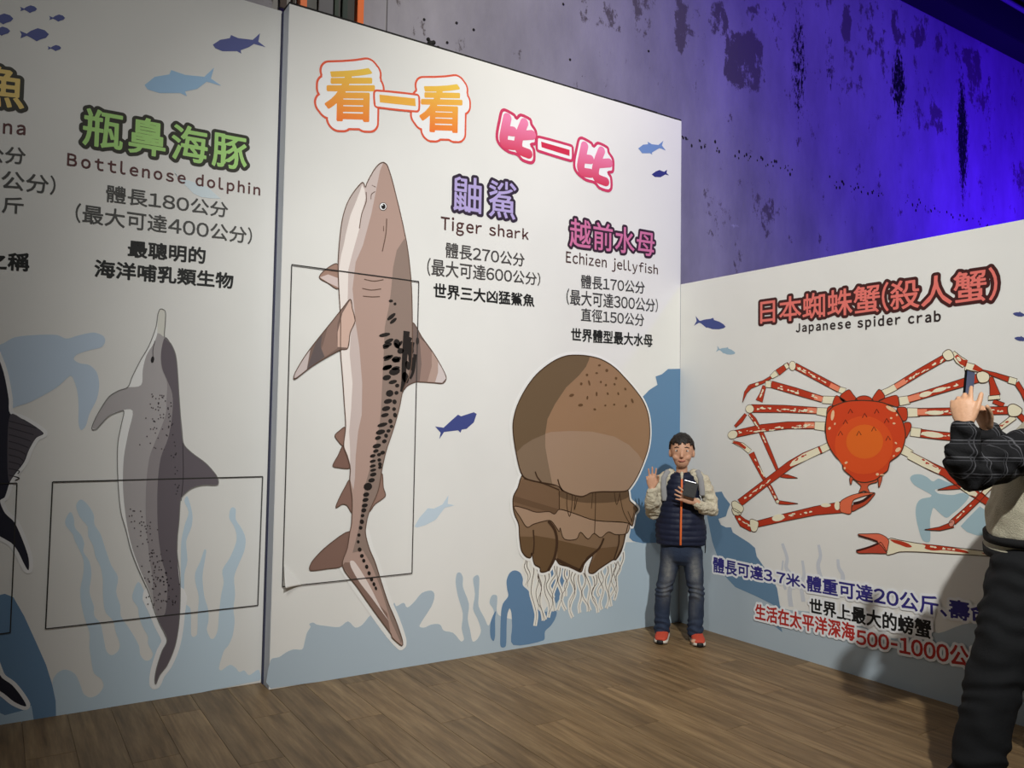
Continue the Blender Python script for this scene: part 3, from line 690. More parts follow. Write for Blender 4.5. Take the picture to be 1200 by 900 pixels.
a.shape(bell, 19, (138, 106, 76), white=.022, wl=4.5)
a.shape([(430,75),(507,84),(505,98),(488,138),(450,185),(380,250),(320,340),(280,420),(268,500),(268,570),(280,640),(305,772),(280,768),(210,755),(155,735),(130,690),(108,590),(95,500),(95,430),(115,350),(160,260),(220,180),(300,115),(370,82)], 20, (98, 78, 54), False)
a.shape([(268,500),(300,490),(400,485),(520,488),(640,515),(720,560),(770,610),(798,655),(765,730),(730,785),(705,808),(640,812),(570,812),(515,818),(465,838),(420,830),(370,810),(305,772),(280,640),(268,570)], 21, (146, 119, 94), False)
a.shape([(112,600),(150,562),(200,530),(268,502),(268,570),(280,640),(303,770),(210,755),(155,735),(130,690)], 21, (118, 97, 74), False)
q = a.smooth([a.uv(*t) for t in bell], True, 4); a.strip(q + [q[0]], 23, BR, .007)
for (x, y, rx, ry) in ((560,130,8,6),(600,158,8,9),(545,172,8,5),(493,182,7,7),(650,200,7,8),(462,230,7,8),(505,225,5,16),(568,220,5,7),(595,237,6,7),(642,232,6,7),(700,258,6,8),(410,292,14,8),(495,305,5,11),(545,285,5,13),(605,283,5,8),(662,283,5,9),(738,322,6,14),(458,345,14,8),(592,347,6,5),(640,342,6,6),(703,350,6,8),(535,368,8,6)):
    a.ell(x, y, rx, ry, 23, (90, 62, 36), rr.uniform(-.5, .3), 8)
a.path([(213, 704), (225, 735), (246, 760)], 23, BR, .010); a.path([(335, 745), (345, 780), (362, 808)], 23, BR, .010)
a.build('jellyfish_figure', wall_center, 'huge brown printed jellyfish with dangling white tentacles')

# shark
SL = (92, 70, 56)
a = Print('C', 310, 180, K)
right = [(490,38),(505,50),(525,110),(540,170),(555,230),(575,320),(590,400),(603,520),(608,640),(608,800),(600,900),(570,978),(555,1050),(530,1140),(500,1230),(482,1310),(478,1340),(465,1400),(430,1480),(418,1530),(415,1570),(430,1630),(455,1690),(480,1770),(510,1860),(540,1930),(567,2010),(565,2033)]
left = [(525,2000),(520,1985),(450,1890),(380,1790),(320,1705),(340,1630),(350,1565),(357,1530),(360,1430),(350,1350),(352,1300),(340,1250),(325,1208),(333,1130),(328,1040),(320,920),(312,815),(312,680),(305,560),(302,460),(308,360),(320,270),(340,205),(370,155),(403,120),(414,140),(420,125),(435,95),(455,62),(475,42)]
bodyp = right + left
# white cut-out margin, fins, body
tl = [(415,1570),(430,1630),(455,1690),(480,1770),(510,1860),(540,1930),(567,2010),(565,2033),(520,1985),(450,1890),(380,1790),(330,1712)]
q = a.smooth([a.uv(*t) for t in tl], False, 3); a.margin(q, 4, .027)
def fin(pts, c, bands=(), lay=7):
    a.shape(pts, lay, c, True, SL, .005, ll=lay + 4)
    for i, (bp_, bc) in enumerate(bands): a.shape(bp_, lay + 1 + i, bc, False)
fin([(303,460),(265,470),(225,510),(260,535),(306,557)], (150, 118, 100), [([(228,512),(262,500),(302,515),(306,555),(262,534)], (196, 176, 164))])
fin([(333,1133),(310,1145),(290,1165),(300,1185),(322,1208),(334,1190)], (132, 100, 84))
fin([(325,1208),(302,1250),(281,1290),(300,1298),(353,1299),(345,1250)], (118, 88, 74))
fin([(352,1350),(330,1382),(305,1430),(294,1464),(320,1450),(340,1455),(362,1487),(362,1430)], (124, 94, 80))
fin([(350,1562),(260,1620),(200,1680),(185,1710),(190,1724),(260,1716),(322,1703),(345,1640)], (120, 92, 78))
fin([(482,1320),(490,1380),(499,1412),(488,1426),(455,1450),(430,1480),(440,1400)], (136, 106, 90))
fin([(606,700),(650,760),(700,830),(740,900),(750,930),(735,950),(700,948),(640,944),(620,945),(590,960),(568,980),(590,850)], (110, 92, 82),
    [([(640,762),(665,785),(700,835),(740,900),(749,930),(733,948),(700,946),(640,942),(648,870)], (140, 114, 100)),
     ([(690,818),(700,832),(740,900),(749,930),(733,948),(672,944),(690,880)], (164, 138, 122)), ([(716,862),(740,900),(749,930),(733,948),(704,946),(716,905)], (192, 178, 168))])
# pectoral drawn over body later
a.shape(bodyp, 13, (164, 136, 120), True, SL, .005, ll=22)
a.shape([(490,38),(476,70),(460,150),(440,250),(405,380),(375,450),(362,560),(375,700),(390,800),(402,950),(400,1080),(385,1150),(375,1250),(372,1340),(366,1390),(352,1350),(352,1300),(340,1250),(325,1208),(333,1130),(328,1040),(320,920),(312,815),(312,680),(305,560),(302,460),(308,360),(320,270),(340,205),(370,155),(403,120),(414,140),(420,125),(435,95),(455,62),(475,42)], 14, (186, 168, 156), False)
a.shape([(400,128),(412,150),(416,185),(400,250),(388,320),(360,420),(345,480),(342,600),(356,720),(350,830),(362,950),(356,1060),(348,1150),(352,1230),(352,1300),(340,1250),(325,1208),(333,1130),(328,1040),(320,920),(312,815),(312,680),(307,560),(306,480),(318,400),(335,330),(362,220)], 15, (216, 204, 190), False)
a.shape([(403,122),(370,157),(342,206),(322,272),(310,360),(306,440),(325,380),(345,280),(378,195)], 16, (178, 162, 150), True)
a.shape([(578,350),(590,400),(603,520),(608,640),(608,800),(600,900),(570,978),(555,1050),(530,1140),(500,1230),(482,1310),(478,1340),(465,1400),(430,1480),(418,1530),(415,1570),(430,1630),(455,1690),(480,1770),(510,1860),(540,1930),(567,2010),(563,2025),(520,1930),(480,1800),(440,1700),(405,1640),(362,1650),(385,1560),(395,1500),(405,1430),(420,1350),(440,1280),(460,1200),(475,1110),(480,1050),(485,950),(490,850),(495,720),(515,620),(522,560),(530,470),(545,400)], 15, (132, 112, 98), False)
a.shape([(320,1705),(380,1790),(450,1890),(520,1985),(505,1900),(440,1830),(380,1750),(350,1690),(330,1690)], 14, (124, 98, 84), False)
a.shape([(352,1685),(368,1685),(400,1730),(440,1800),(480,1880),(512,1932),(440,1835),(390,1770),(356,1710)], 16, (208, 192, 178), True)
a.path([(418,160),(418,200),(400,250),(390,310)], 17, SL, .005)
a.path([(438,190),(440,170),(455,158)], 17, SL, .004); a.path([(442,72+60),(458,140)], 17, SL, .003)
a.path([(503,270),(500,330),(485,405)], 17, SL, .0055); a.path([(490,300),(490,322)], 17, SL, .004)
for g in ([(410,520),(450,528),(490,522)], [(402,558),(440,565),(480,560)], [(405,590),(440,593),(475,592)]): a.path(g, 17, SL, .005)
a.ell(488, 220, 15, 16, 17, (236, 232, 226), line=(40, 30, 26)); a.ell(489, 220, 9, 11, 19, (20, 16, 14)); a.ell(485, 214, 3, 3, 20, (240, 238, 230), n=6)
# pectoral
a.shape([(352,603),(360,640),(372,692),(352,740),(342,805),(312,812),(285,825),(200,875),(130,928),(118,930),(125,905),(160,845),(200,790),(280,690),(320,640)], 17, (112, 90, 78), True, SL, .005, ll=22)
a.shape([(352,606),(360,640),(371,692),(352,740),(341,803),(300,800),(300,740),(320,660)], 18, (192, 160, 140), False)
a.shape([(335,622),(318,650),(300,700),(296,760),(300,805),(250,840),(215,850),(240,790),(260,715)], 18, (132, 106, 92), False)
a.shape([(210,782),(172,895),(205,872),(246,840),(230,800),(236,750)], 19, (92, 80, 76), False)
a.shape([(188,805),(160,845),(126,905),(119,928),(130,927),(172,896)], 20, (188, 172, 162), False)
# markings
BLK = (32, 26, 22)
for (x, y, rx, ry, an) in ((520,610,9,6,0),(537,622,6,6,0),(522,675,22,8,-.7),(530,692,18,7,-.7),(494,750,24,8,-.2),(512,775,20,8,-.4),(500,800,14,7,-.3),(545,795,16,7,.9),(560,785,12,6,-1),(510,845,22,8,-.5),(540,855,18,8,.2),(552,850,12,7,-.8),(505,885,22,9,-.4),(540,888,18,8,-.2),(630,775,6,16,0)):
    a.ell(x, y, rx, ry, 20, BLK, an, 10)
for (x, y, rx, ry) in ((505,15,20,9),(545,10,14,20),(505,65,18,7),(540,75,16,13),(505,108,20,10),(535,125,24,15),(503,150,18,11),(528,168,18,8),(546,183,9,8),(515,215,16,14),(543,213,9,8),(508,248,18,10),(535,250,9,10),(500,278,18,10),(533,280,8,8),(495,305,17,8),(537,305,8,10),(485,345,22,8),(518,330,9,10),(522,352,8,7),(477,375,20,10),(510,370,9,7),(467,399,13,8),(500,390,8,9),(493,413,10,8),(462,432,18,9),(486,460,10,8),(458,453,12,7),(445,473,12,7),(471,468,9,7),(445,495,13,6),(472,490,8,7),(445,515,13,6),(475,508,8,9),(447,532,13,6),(475,521,8,6),(447,550,14,8),(440,574,14,9),(425,600,18,16),(418,633,13,9),(415,655,13,8),(412,678,13,8),(408,698,11,9),(403,720,8,7),(400,745,9,10),(395,770,8,8),(388,800,7,7),(385,828,6,7),(391,860,8,9),(400,886,8,8),(408,906,7,8),(420,931,7,9),(430,958,7,9),(440,983,7,9),(450,1003,6,9),(458,1020,5,8),(580,150,14,24),(560,40,14,12),(590,100,10,20),(610,80,9,14),(606,35,8,16)):
    a.ell(x, y + 776.4, rx, ry, 20, BLK, -.25, 10)
a.path([(585,735),(580,800),(575,870),(572,940),(565,985)], 20, BLK, .040, .022)
a.path([(608,780),(600,850),(612,900)], 20.2, BLK, .03, .016); a.path([(600,760),(590,800),(598,840)], 20.4, BLK, .026, .014); a.path([(620,830),(612,900),(600,930)], 20.6, BLK, .022, .014)
a.build('shark_figure', wall_center, 'tall brown printed tiger shark with black spots')
a = Print('C', 310, 180, K)
a.path([(110,460),(635,530)], 24, (44,40,36), .006, sm=False); a.path([(635,530),(607,1734)], 24, (56,52,48), .005, sm=False)
a.path([(607,1734),(72,1790)], 24, (44,40,36), .005, sm=False); a.path([(72,1790),(110,460)], 24, (40,36,34), .005, sm=False)
a.build('panel_joint', wall_center, 'black cut line round the shark board')
# lifted corner of the shark board
c0 = onplane(310 + 75 / K, 600 + 308 / K, 1, 0); vs = []; fs = []
n = 16
for i in range(n):
    for j in range(n):
        u = i / (n - 1) * .09; v = j / (n - 1) * .11
        k = max(0, 1 - (u / .09 + v / .11)) ; vs.append((c0.x + u + .002, -.012 - .035 * k ** 1.5, c0.z + v))
for i in range(n - 1):
    for j in range(n - 1):
        if i + j < n - 1: a0 = i * n + j; fs.append((a0, a0 + n, a0 + n + 1, a0 + 1))
me = mesh_from(vs, fs); cc = link('curled_corner', me, wall_center, M_BOARD); [setattr(f_, 'use_smooth', True) for f_ in me.polygons]; md = cc.modifiers.new('s', 'SOLIDIFY'); md.thickness = .003

# ================================================================== RIGHT WALL ART
a = Print('R', 790, 260, 2.927)
a.fish(124, 350, 108, 1, (54, 66, 122), .18, -1, .40); a.build('fish_silhouette', wall_right, 'navy printed fish silhouette near the corner')
a = Print('R', 790, 260, 2.927)
a.fish(178, 443, 66, 1, (132, 160, 172), .22, -1, .42); a.build('fish_silhouette', wall_right, 'pale teal printed fish silhouette below the navy one')
for (x, y) in ((1187, 318), (1192, 402)):
    a = Print('R', 790, 260, 2.927); a.fish(x, y, 50, 1, (58, 66, 116), .15, 1, .4); a.build('small_fish_silhouette', wall_right)
for (x, y) in ((1300, 300), (1330, 380), (1290, 440)):
    a = Print('R', 790, 260, 2.927); a.fish(x, y, 46, 1, (58, 66, 116), .1, 1, .4); a.build('small_fish_silhouette', wall_right)
F8 = (790, 260, 2.927)
line('R', wall_right, F8, '日本蜘蛛蟹(殺人蟹)', (296, 268, 352, 1110, 152, 268), None, [(.019, (58, 26, 24)), (.0022, (202, 104, 92))], 'salmon Chinese title lettering with dark outline', 'title_lettering')
line('R', wall_right, F8, 'Japanese spider crab', (418, 347, 388, 916, 302, 352), (40, 30, 28), .002, 'small English name lettering above the crab', spacing=1.25)
T5 = (820, 620, K)
def hal(c, r=.004): return [(.016, (206, 208, 204)), (r, c)]
line('R', wall_right, T5, '體長可達3.7米、', (56, 112, 178, 440, 196, 248), None, hal((44, 38, 112), .0026), 'purple-blue Chinese text line with pale halo')
line('R', wall_right, T5, '體重可達20公斤、壽命', (444, 188, 256, 1215, 316, 402), None, hal((44, 38, 112), .0026), 'purple-blue Chinese text line with pale halo, right half', base=9)
line('R', wall_right, T5, '世界上最大的螃蟹', (456, 282, 348, 960, 376, 456), None, hal((20, 20, 20), .0026), 'black Chinese text line with pale halo', base=12)
line('R', wall_right, T5, '生活在太平洋深海', (232, 306, 372, 645, 390, 466), None, hal((158, 42, 36), .0028), 'red Chinese text line with pale halo, left half', base=15)
line('R', wall_right, T5, '500-1000公尺', (650, 408, 480, 1200, 500, 594), None, hal((158, 42, 36), .0028), 'red depth figures with pale halo', base=18)
# sea band and silhouettes
a = Print('R')
a.shape([(798,602),(815,604),(835,606),(848,640),(870,655),(893,680),(910,706),(922,714),(940,716),(990,722),(1030,744),(1055,748),(1072,738),(1085,735),(1100,742),(1140,730),(1210,745),(1300,760),(1300,900),(1260,872),(1131,831),(798,730)], 1, (150, 164, 168), True)
a.build('seaweed_band', wall_right, 'pale blue printed sea band along the foot')
a = Print('R')
a.shape([(836,577),(846,576),(849,582),(856,591),(853,598),(851,605),(842,608),(845,615),(851,618),(857,618),(859,624),(878,636),(885,642),(887,652),(896,665),(905,676),(911,690),(915,715),(905,708),(885,698),(862,688),(848,673),(842,655),(835,635),(828,600)], 3, (86, 120, 144), False)
a.shape([(903,728),(914,728),(917,741),(910,735)], 3, (86, 120, 144), False)
a.build('ray_silhouette', wall_right, 'deep blue printed silhouette beside the boy')
a = Print('R', 820, 620, K)
for pts, w_ in (([(342,60),(362,120),(358,160),(382,200),(372,260),(378,320)], .035), ([(492,65),(500,110),(490,150),(500,200)], .03), ([(425,130),(432,190),(420,230),(430,300)], .03), ([(572,125),(576,160),(592,190),(590,230)], .03), ([(345,130),(340,200),(356,250)], .02)):
    a.path(pts, 1, (178, 182, 184), w_ * .6, w_)
a.build('seaweed_silhouette', wall_right, 'faint grey printed seaweed strands')
a = Print('R', 1000, 500, 6)
TQ = (142, 170, 174)
a.shape([(400,365),(420,340),(470,335),(520,355),(560,385),(600,365),(650,385),(700,405),(640,430),(580,440),(575,450),(600,470),(700,480),(770,465),(815,490),(760,560),(700,610),(655,640),(600,600),(565,570),(550,610),(540,660),(540,805),(490,800),(460,720),(440,620),(445,550),(475,510),(540,495),(550,480),(500,450),(430,410)], 1, TQ, True)
a.shape([(890,560),(950,600),(960,640),(1010,700),(940,765),(870,765),(800,740),(755,700),(800,650)], 1, TQ, False)
a.build('turtle_silhouette', wall_right, 'teal printed sea turtle silhouette behind the crab claws')

# crab
RD = (164, 50, 26); RL = (212, 124, 92); CR = (214, 204, 172); OUT = (66, 44, 30)
a = Print('R', 840, 390, 6)
def blot(pts_, k, lay, c, seed):
    """irregular cream or red blotches on a leg"""
    r = random.Random(seed)
    (x0, y0), (x1, y1), w_ = pts_
    for i in range(k):
        t = r.random(); x = x0 + (x1 - x0) * t; y = y0 + (y1 - y0) * t + r.uniform(-.3, .3) * w_
        L = r.uniform(6, 20); H_ = r.uniform(3, 8); an = math.atan2(y1 - y0, x1 - x0)
        pp = []
        for j in range(9):
            b = 2 * PI * j / 9; rad = r.uniform(.6, 1.15); u, v = L * rad * math.cos(b), H_ * rad * math.sin(b)
            pp.append((x + u * math.cos(an) - v * math.sin(an), y + u * math.sin(an) + v * math.cos(an)))
        a.shape(pp, lay + .06 * i, c, False)
def S(*p, c=RD, L=6): a.seg(list(p), L, c, OUT)
# --- left legs
S((905,412,46),(862,398,40), c=CR); S((862,398,44),(800,365,44),(550,232,44)); a.seg([(862,398,30),(800,368,30)], 8, RL, RL); blot(((580,250),(790,355),26), 13, 9, CR, 1)
a.ell(535, 232, 24, 34, 8, CR, 0, 10, OUT); S((510,222,34),(430,280,46), L=5); S((505,226,36),(482,240,40), c=CR, L=6); S((425,282,44),(385,312,28), c=CR, L=7)
S((385,312,18),(330,345,20),(235,380,30), L=5); a.ell(285, 362, 14, 9, 8, CR, -.4, 8)
S((238,378,30),(205,420,20),(183,490,2), L=6)
S((835,475,56),(745,470,52), c=CR, L=5); S((745,468,44),(560,412,50),(385,362,48), L=6); a.seg([(745,468,30),(690,452,32)], 8, RL, RL); blot(((410,375),(720,455),30), 16, 9, CR, 2)
S((385,362,50),(345,360,44), c=CR, L=7); S((338,372,26),(320,430,32),(300,480,50), L=5); blot(((330,390),(310,450),14), 4, 9, CR, 3)
S((785,560,62),(705,550,50), c=CR, L=5); S((705,547,46),(480,535,52),(245,532,56), L=6); a.seg([(705,547,30),(640,545,34)], 8, RL, RL); blot(((280,535),(690,548),34), 24, 9, CR, 4); a.ell(235, 535, 30, 30, 8, CR, 0, 12, OUT)
S((206,572,20),(170,620,28),(130,660,18), L=4); S((232,570,24),(265,610,30),(310,690,26), L=4); blot(((235,580),(300,670),14), 6, 9, CR, 5)
S((310,690,30),(370,830,28),(400,900,24),(428,965,20), L=4, c=RD); blot(((312,700),(350,780),12), 4, 5, CR, 6)
S((450,1003,24),(500,1010,26),(570,1022,2), L=4)
S((782,660,66),(690,652,56), c=CR, L=5); S((690,650,50),(500,650,50),(320,670,52),(120,714,50), L=6); a.seg([(690,650,34),(620,648,34)], 8, RL, RL); blot(((160,700),(680,650),30), 30, 9, CR, 7); a.ell(115, 716, 36, 30, 8, CR, -.4, 12, OUT)
S((112,765,18),(180,790,34),(235,835,34), L=4, c=CR); a.seg([(118,768,10),(160,780,20),(205,812,14)], 5, RD, RD)
S((245,845,40),(285,930,30),(330,1020,24), L=4); S((330,1020,24),(380,1090,26),(430,1190,22), L=4); blot(((260,870),(420,1170),14), 12, 5, CR, 8); a.ell(430, 1186, 13, 13, 6, CR, 0, 8, OUT)
S((438,1192,26),(500,1198,20),(572,1201,2), L=4)
# claw arm left
S((800,790,50),(720,830,52), c=CR, L=5); S((735,820,50),(620,870,56),(520,925,52),(340,1060,48),(165,1195,52), L=6, c=RD)
a.seg([(722,826,42),(620,874,46),(545,915,30),(520,935,8)], 9, CR, CR); blot(((200,1170),(440,990),26), 12, 9, CR, 9); blot(((560,890),(640,860),30), 6, 10, RD, 10)
a.shape([(110,1190),(135,1182),(190,1225),(175,1265),(125,1250),(110,1215)], 8, CR, True, OUT); a.shape([(112,1232),(175,1268),(150,1285),(120,1275)], 7, CR, True, OUT)
a.seg([(140,1280,30),(185,1335,60),(255,1368,66)], 6, RD, OUT); blot(((160,1310),(240,1360),30), 5, 9, CR, 11)
a.shape([(238,1312),(290,1325),(297,1345),(280,1395),(245,1388)], 8, CR, True, OUT)
S((285,1345,44),(480,1298,52),(700,1250,62),(890,1225,80), L=6); blot(((400,1310),(680,1255),34), 10, 9, CR, 12); a.ell(435, 1300, 45, 24, 9, CR, -.2); a.ell(770, 1212, 36, 14, 9, CR, 0); a.ell(850, 1215, 20, 32, 9, CR, 0)
a.shape([(955,1255),(1000,1235),(1060,1200),(1115,1135),(1112,1125),(1050,1172),(1000,1202),(958,1212)], 7, (164, 62, 36), True, OUT)
a.shape([(868,1200),(885,1175),(950,1142),(1030,1125),(1112,1124),(1085,1136),(1030,1150),(970,1172),(958,1190),(950,1230),(950,1262),(935,1275),(900,1268),(872,1255)], 8, (200, 96, 62), True, OUT)
a.path([(965,1200),(1030,1182),(1085,1140)], 11, (52, 22, 16), .014)
# --- right legs (offset 960)
a.frame(1000, 390, 6)
S((210,425,46),(255,405,44),(300,380,46), c=CR, L=5); S((300,380,44),(470,275,46),(645,175,46)); a.seg([(300,380,30),(370,338,32)], 8, RL, RL); blot(((360,345),(640,190),24), 18, 9, CR, 21)
a.shape([(630,150),(662,120),(690,125),(712,170),(690,190),(655,192)], 9, CR, True, OUT)
S((700,140,34),(745,190,56),(790,220,60), L=6, c=CR); a.seg([(725,160,20),(765,205,34),(800,215,44)], 8, RD, RD); a.ell(745, 185, 20, 12, 9, CR, .8); S((790,235,60),(850,245,48),(905,268,26), L=7, c=CR); a.seg([(850,240,36),(905,265,22)], 9, RD, RD)
S((905,266,16),(1000,295,30),(1100,330,40), L=5); S((1095,330,46),(1150,345,44), c=CR, L=8); S((1150,350,36),(1195,420,34),(1240,540,14), L=6)
S((325,482,62),(400,470,58), c=CR, L=5); S((390,468,50),(600,405,52),(880,318,62), L=6); a.seg([(390,468,34),(470,445,36)], 8, RL, RL); a.ell(510, 432, 46, 18, 9, CR, -.25); a.ell(610, 400, 50, 14, 9, CR, -.25); blot(((480,440),(740,365),26), 12, 9, CR, 22)
a.shape([(870,290),(910,270),(950,285),(962,310),(945,345),(890,348)], 9, CR, True, OUT)
S((968,310,32),(985,370,44),(1000,440,76), L=7); S((992,440,78),(995,470,86), c=CR, L=9); S((985,480,30),(1060,510,34), L=4)
S((382,560,66),(470,560,60), c=CR, L=5); S((455,558,54),(760,552,52),(1095,545,56), L=6); a.seg([(455,558,36),(520,556,36)], 8, RL, RL); a.ell(575, 562, 66, 16, 9, CR, 0); blot(((500,560),(700,555),30), 9, 9, CR, 23); blot(((950,545),(1050,545),30), 4, 9, CR, 24)
a.shape([(1090,520),(1130,500),(1185,530),(1190,555),(1160,585),(1100,582)], 9, CR, True, OUT)
S((1135,590,44),(1070,640,40),(1000,690,36), L=4, c=CR); blot(((1010,670),(1120,600),26), 8, 6, RD, 25); S((1165,575,40),(1230,640,40), L=4)
S((405,695,62),(480,705,62), c=CR, L=5); S((475,706,58),(600,722,56),(800,740,54),(1100,780,50), L=6); a.ell(560, 716, 80, 20, 9, CR, .12); blot(((480,706),(740,735),30), 10, 9, CR, 26)
S((340,815,66),(410,855,56), c=CR, L=5); S((395,860,56),(560,945,58),(650,985,56),(780,1080,56),(980,1210,50), L=6); a.seg([(395,860,46),(500,915,48),(610,975,30)], 8, CR, CR); a.seg([(770,1075,40),(830,1118,44),(870,1140,20)], 8, CR, CR); blot(((480,890),(620,960),30), 8, 9, RD, 27)
S((595,1105,2),(690,1088,28),(780,1078,36), L=5)
S((975,1070,36),(880,1170,38),(790,1255,42),(705,1330,44), L=7); a.seg([(970,1075,24),(920,1130,24)], 9, CR, CR); blot(((720,1320),(860,1180),18), 5, 10, CR, 28)
a.ell(695, 1338, 20, 26, 9, (196, 130, 110), .4, 10, OUT); S((705,1348,42),(610,1378,26),(505,1384,2), L=8)
for pts, sd in (([(505+0,1075,1)] , 0),): pass
# lower right claw
a.shape([(250,1450),(330,1458),(460,1480),(640,1500),(1000,1545),(1100,1560),(1100,1585),(900,1566),(650,1552),(450,1540),(330,1540),(275,1556),(235,1556)], 6, CR, True, OUT)
a.shape([(25,1536),(100,1515),(180,1480),(200,1475),(240,1545),(225,1552),(130,1550),(45,1550)], 8, (166, 62, 42), True, OUT)
a.shape([(38,1415),(100,1413),(180,1412),(225,1430),(252,1458),(248,1500),(236,1540),(205,1500),(180,1480),(170,1465),(130,1450),(45,1430)], 9, (200, 98, 70), True, OUT)
a.path([(40,1425),(120,1448),(175,1468)], 12, (60, 24, 18), .010); a.path([(25,1532),(110,1508),(180,1480)], 12, (60, 24, 18), .010)
a.shape([(262,1452),(330,1462),(385,1480),(415,1504),(380,1508),(330,1490),(290,1475)], 8, RD, True)
a.shape([(478,1482),(560,1492),(700,1510),(790,1530),(815,1550),(740,1540),(640,1528),(560,1530),(505,1515),(510,1495)], 8, RD, True); blot(((540,1505),(720,1525),16), 6, 9, CR, 30)
a.shape([(900,1546),(1000,1556),(1080,1566),(1000,1572)], 8, RD, True)
# carapace
a.frame(840, 390, 6)
DR = (172, 54, 26); OG = (196, 80, 42)
for pts in ([(868,450),(930,400),(960,430),(990,482),(905,492)], [(815,520),(838,445),(870,452),(915,490),(850,522)], [(778,600),(785,525),(835,518),(815,600)], [(765,700),(770,625),(800,625),(785,720)],
            [(1095,470),(1140,400),(1162,408),(1185,455),(1130,485)], [(1140,482),(1200,455),(1268,440),(1284,480),(1280,520),(1220,505)], [(1272,530),(1330,525),(1345,560),(1340,610),(1310,618),(1290,580)], [(1318,640),(1360,630),(1372,660),(1348,720),(1328,740)], [(975,485),(985,462),(1010,447),(1050,443),(1085,456),(1105,485)]):
    a.shape(pts, 11, DR, True, OUT)
a.shape([(945,1010),(942,1060),(950,1066),(962,1030),(1000,1060),(1018,1080),(1003,1122),(1020,1118),(1040,1112),(1064,1120),(1080,1124),(1065,1085),(1085,1062),(1130,1050),(1138,1030),(1142,1085),(1150,1080),(1158,1000)], 11, (180, 78, 48), True, OUT)
car = [(780,570),(800,540),(830,515),(910,485),(1000,476),(1080,478),(1140,485),(1190,498),(1250,535),(1295,590),(1320,650),(1331,720),(1320,790),(1290,855),(1225,905),(1215,940),(1205,970),(1160,1003),(1120,1035),(1050,1052),(990,1042),(945,1005),(895,960),(885,915),(840,870),(795,800),(775,740),(770,660)]
a.shape(car, 13, (186, 60, 26), True, OUT, .006)
a.ell(1040, 790, 205, 205, 15, (196, 72, 28), 0, 28); a.ell(1045, 765, 130, 120, 16, (200, 92, 28), 0, 24)
for (x, y, rx, ry, an) in ((820,580,12,38,.15),(836,640,6,9,.3),(798,672,9,12,.6),(1230,535,40,14,.5),(1272,578,7,8,0),(1232,600,9,7,0),(1252,637,11,7,0),(1265,775,10,6,.6),(1280,822,22,14,-.6),(1250,866,9,6,-.6),(915,913,12,8,-.5),(905,952,8,9,0),(1135,995,11,10,0),(1168,998,16,5,0)):
    a.ell(x, y, rx, ry, 17, (228, 172, 130), an, 10)
for (x, y) in ((945,550),(1045,580),(1130,550),(910,625),(1200,615),(1110,675),(875,705),(1005,705),(1210,740)):
    a.path([(x - 16, y + 18), (x, y - 14), (x + 16, y + 14)], 17, (84, 30, 18), .005, sm=False)
a.build('spider_crab_figure', wall_right, 'orange-red printed giant spider crab with long blotched legs')

# ================================================================== PEOPLE
def tube(bm, nodes, side, seg=14, cap=True):
    """nodes: (centre, radius along side, radius across); rings follow the path"""
    side = Vector(side); rings = []; n = len(nodes); C_ = [Vector(a[0]) for a in nodes]
    ext = []
    for i, (c, ra, rb) in enumerate(nodes):
        t = (C_[min(n - 1, i + 1)] - C_[max(0, i - 1)]).normalized()
        ext.append((Vector(c), t, ra, rb))
    if cap:
        c, t, ra, rb = ext[0]; m_ = min(ra, rb); ext = [(c - t * m_ * .75, t, ra * .55, rb * .55), (c - t * m_ * .4, t, ra * .85, rb * .85)] + ext
        c, t, ra, rb = ext[-1]; m_ = min(ra, rb); ext += [(c + t * m_ * .4, t, ra * .85, rb * .85), (c + t * m_ * .75, t, ra * .55, rb * .55)]
    for c, t, ra, rb in ext:
        a = side - t * side.dot(t)
        if a.length < 1e-4: a = t.orthogonal()
        a.normalize(); b = t.cross(a)
        rings.append([bm.verts.new(c + a * math.cos(2 * PI * k / seg) * ra + b * math.sin(2 * PI * k / seg) * rb) for k in range(seg)])
    for r0, r1 in zip(rings, rings[1:]):
        for k in range(seg): bm.faces.new((r0[k], r0[(k + 1) % seg], r1[(k + 1) % seg], r1[k]))
    bm.faces.new(rings[0][::-1]); bm.faces.new(rings[-1])
def ball(bm, c, r3, X=None, Y=None, sub=3):
    X = X or Vector((1, 0, 0)); Y = Y or Vector((0, 1, 0)); Zx = X.cross(Y)
    M = Matrix.Identity(4)
    for i in range(3): M[i][0] = X[i] * r3[0]; M[i][1] = Y[i] * r3[1]; M[i][2] = Zx[i] * r3[2]; M[i][3] = c[i]
    bmesh.ops.create_icosphere(bm, subdivisions=sub, radius=1, matrix=M)
def finish(bm, name, parent, m_, voxel=None, smooth=2, disp=None, label=None, **kw):
    bmesh.ops.recalc_face_normals(bm, faces=bm.faces)
    me = bpy.data.meshes.new(name); bm.to_mesh(me); bm.free()
    o = bpy.data.objects.new(name, me); COL.objects.link(o)
    if voxel:
        r = o.modifiers.new('r', 'REMESH'); r.mode = 'VOXEL'; r.voxel_size = voxel
    if smooth:
        s_ = o.modifiers.new('s', 'SMOOTH'); s_.iterations = smooth; s_.factor = .5
    if voxel or smooth:
        bpy.context.view_layer.update()
        me2 = bpy.data.meshes.new_from_object(o.evaluated_get(bpy.context.evaluated_depsgraph_get()))
        o.modifiers.clear(); o.data = me2; me = me2
    if disp:
        n = len(me.vertices); co = [v.co.copy() for v in me.vertices]; no = [v.normal.copy() for v in me.vertices]
        flat = []
        for c, q in zip(co, no): p = c + q * disp(c, q); flat += [p.x, p.y, p.z]
        me.vertices.foreach_set('co', flat)
    for p in me.polygons: p.use_smooth = True
    me.update()
    o.data.materials.clear(); o.data.materials.append(m_)
    if parent is not None: o.parent = parent; o.matrix_parent_inverse = parent.matrix_world.inverted()
    if label: o['label'] = label
    for k, v in kw.items(): o[k] = v
    return o
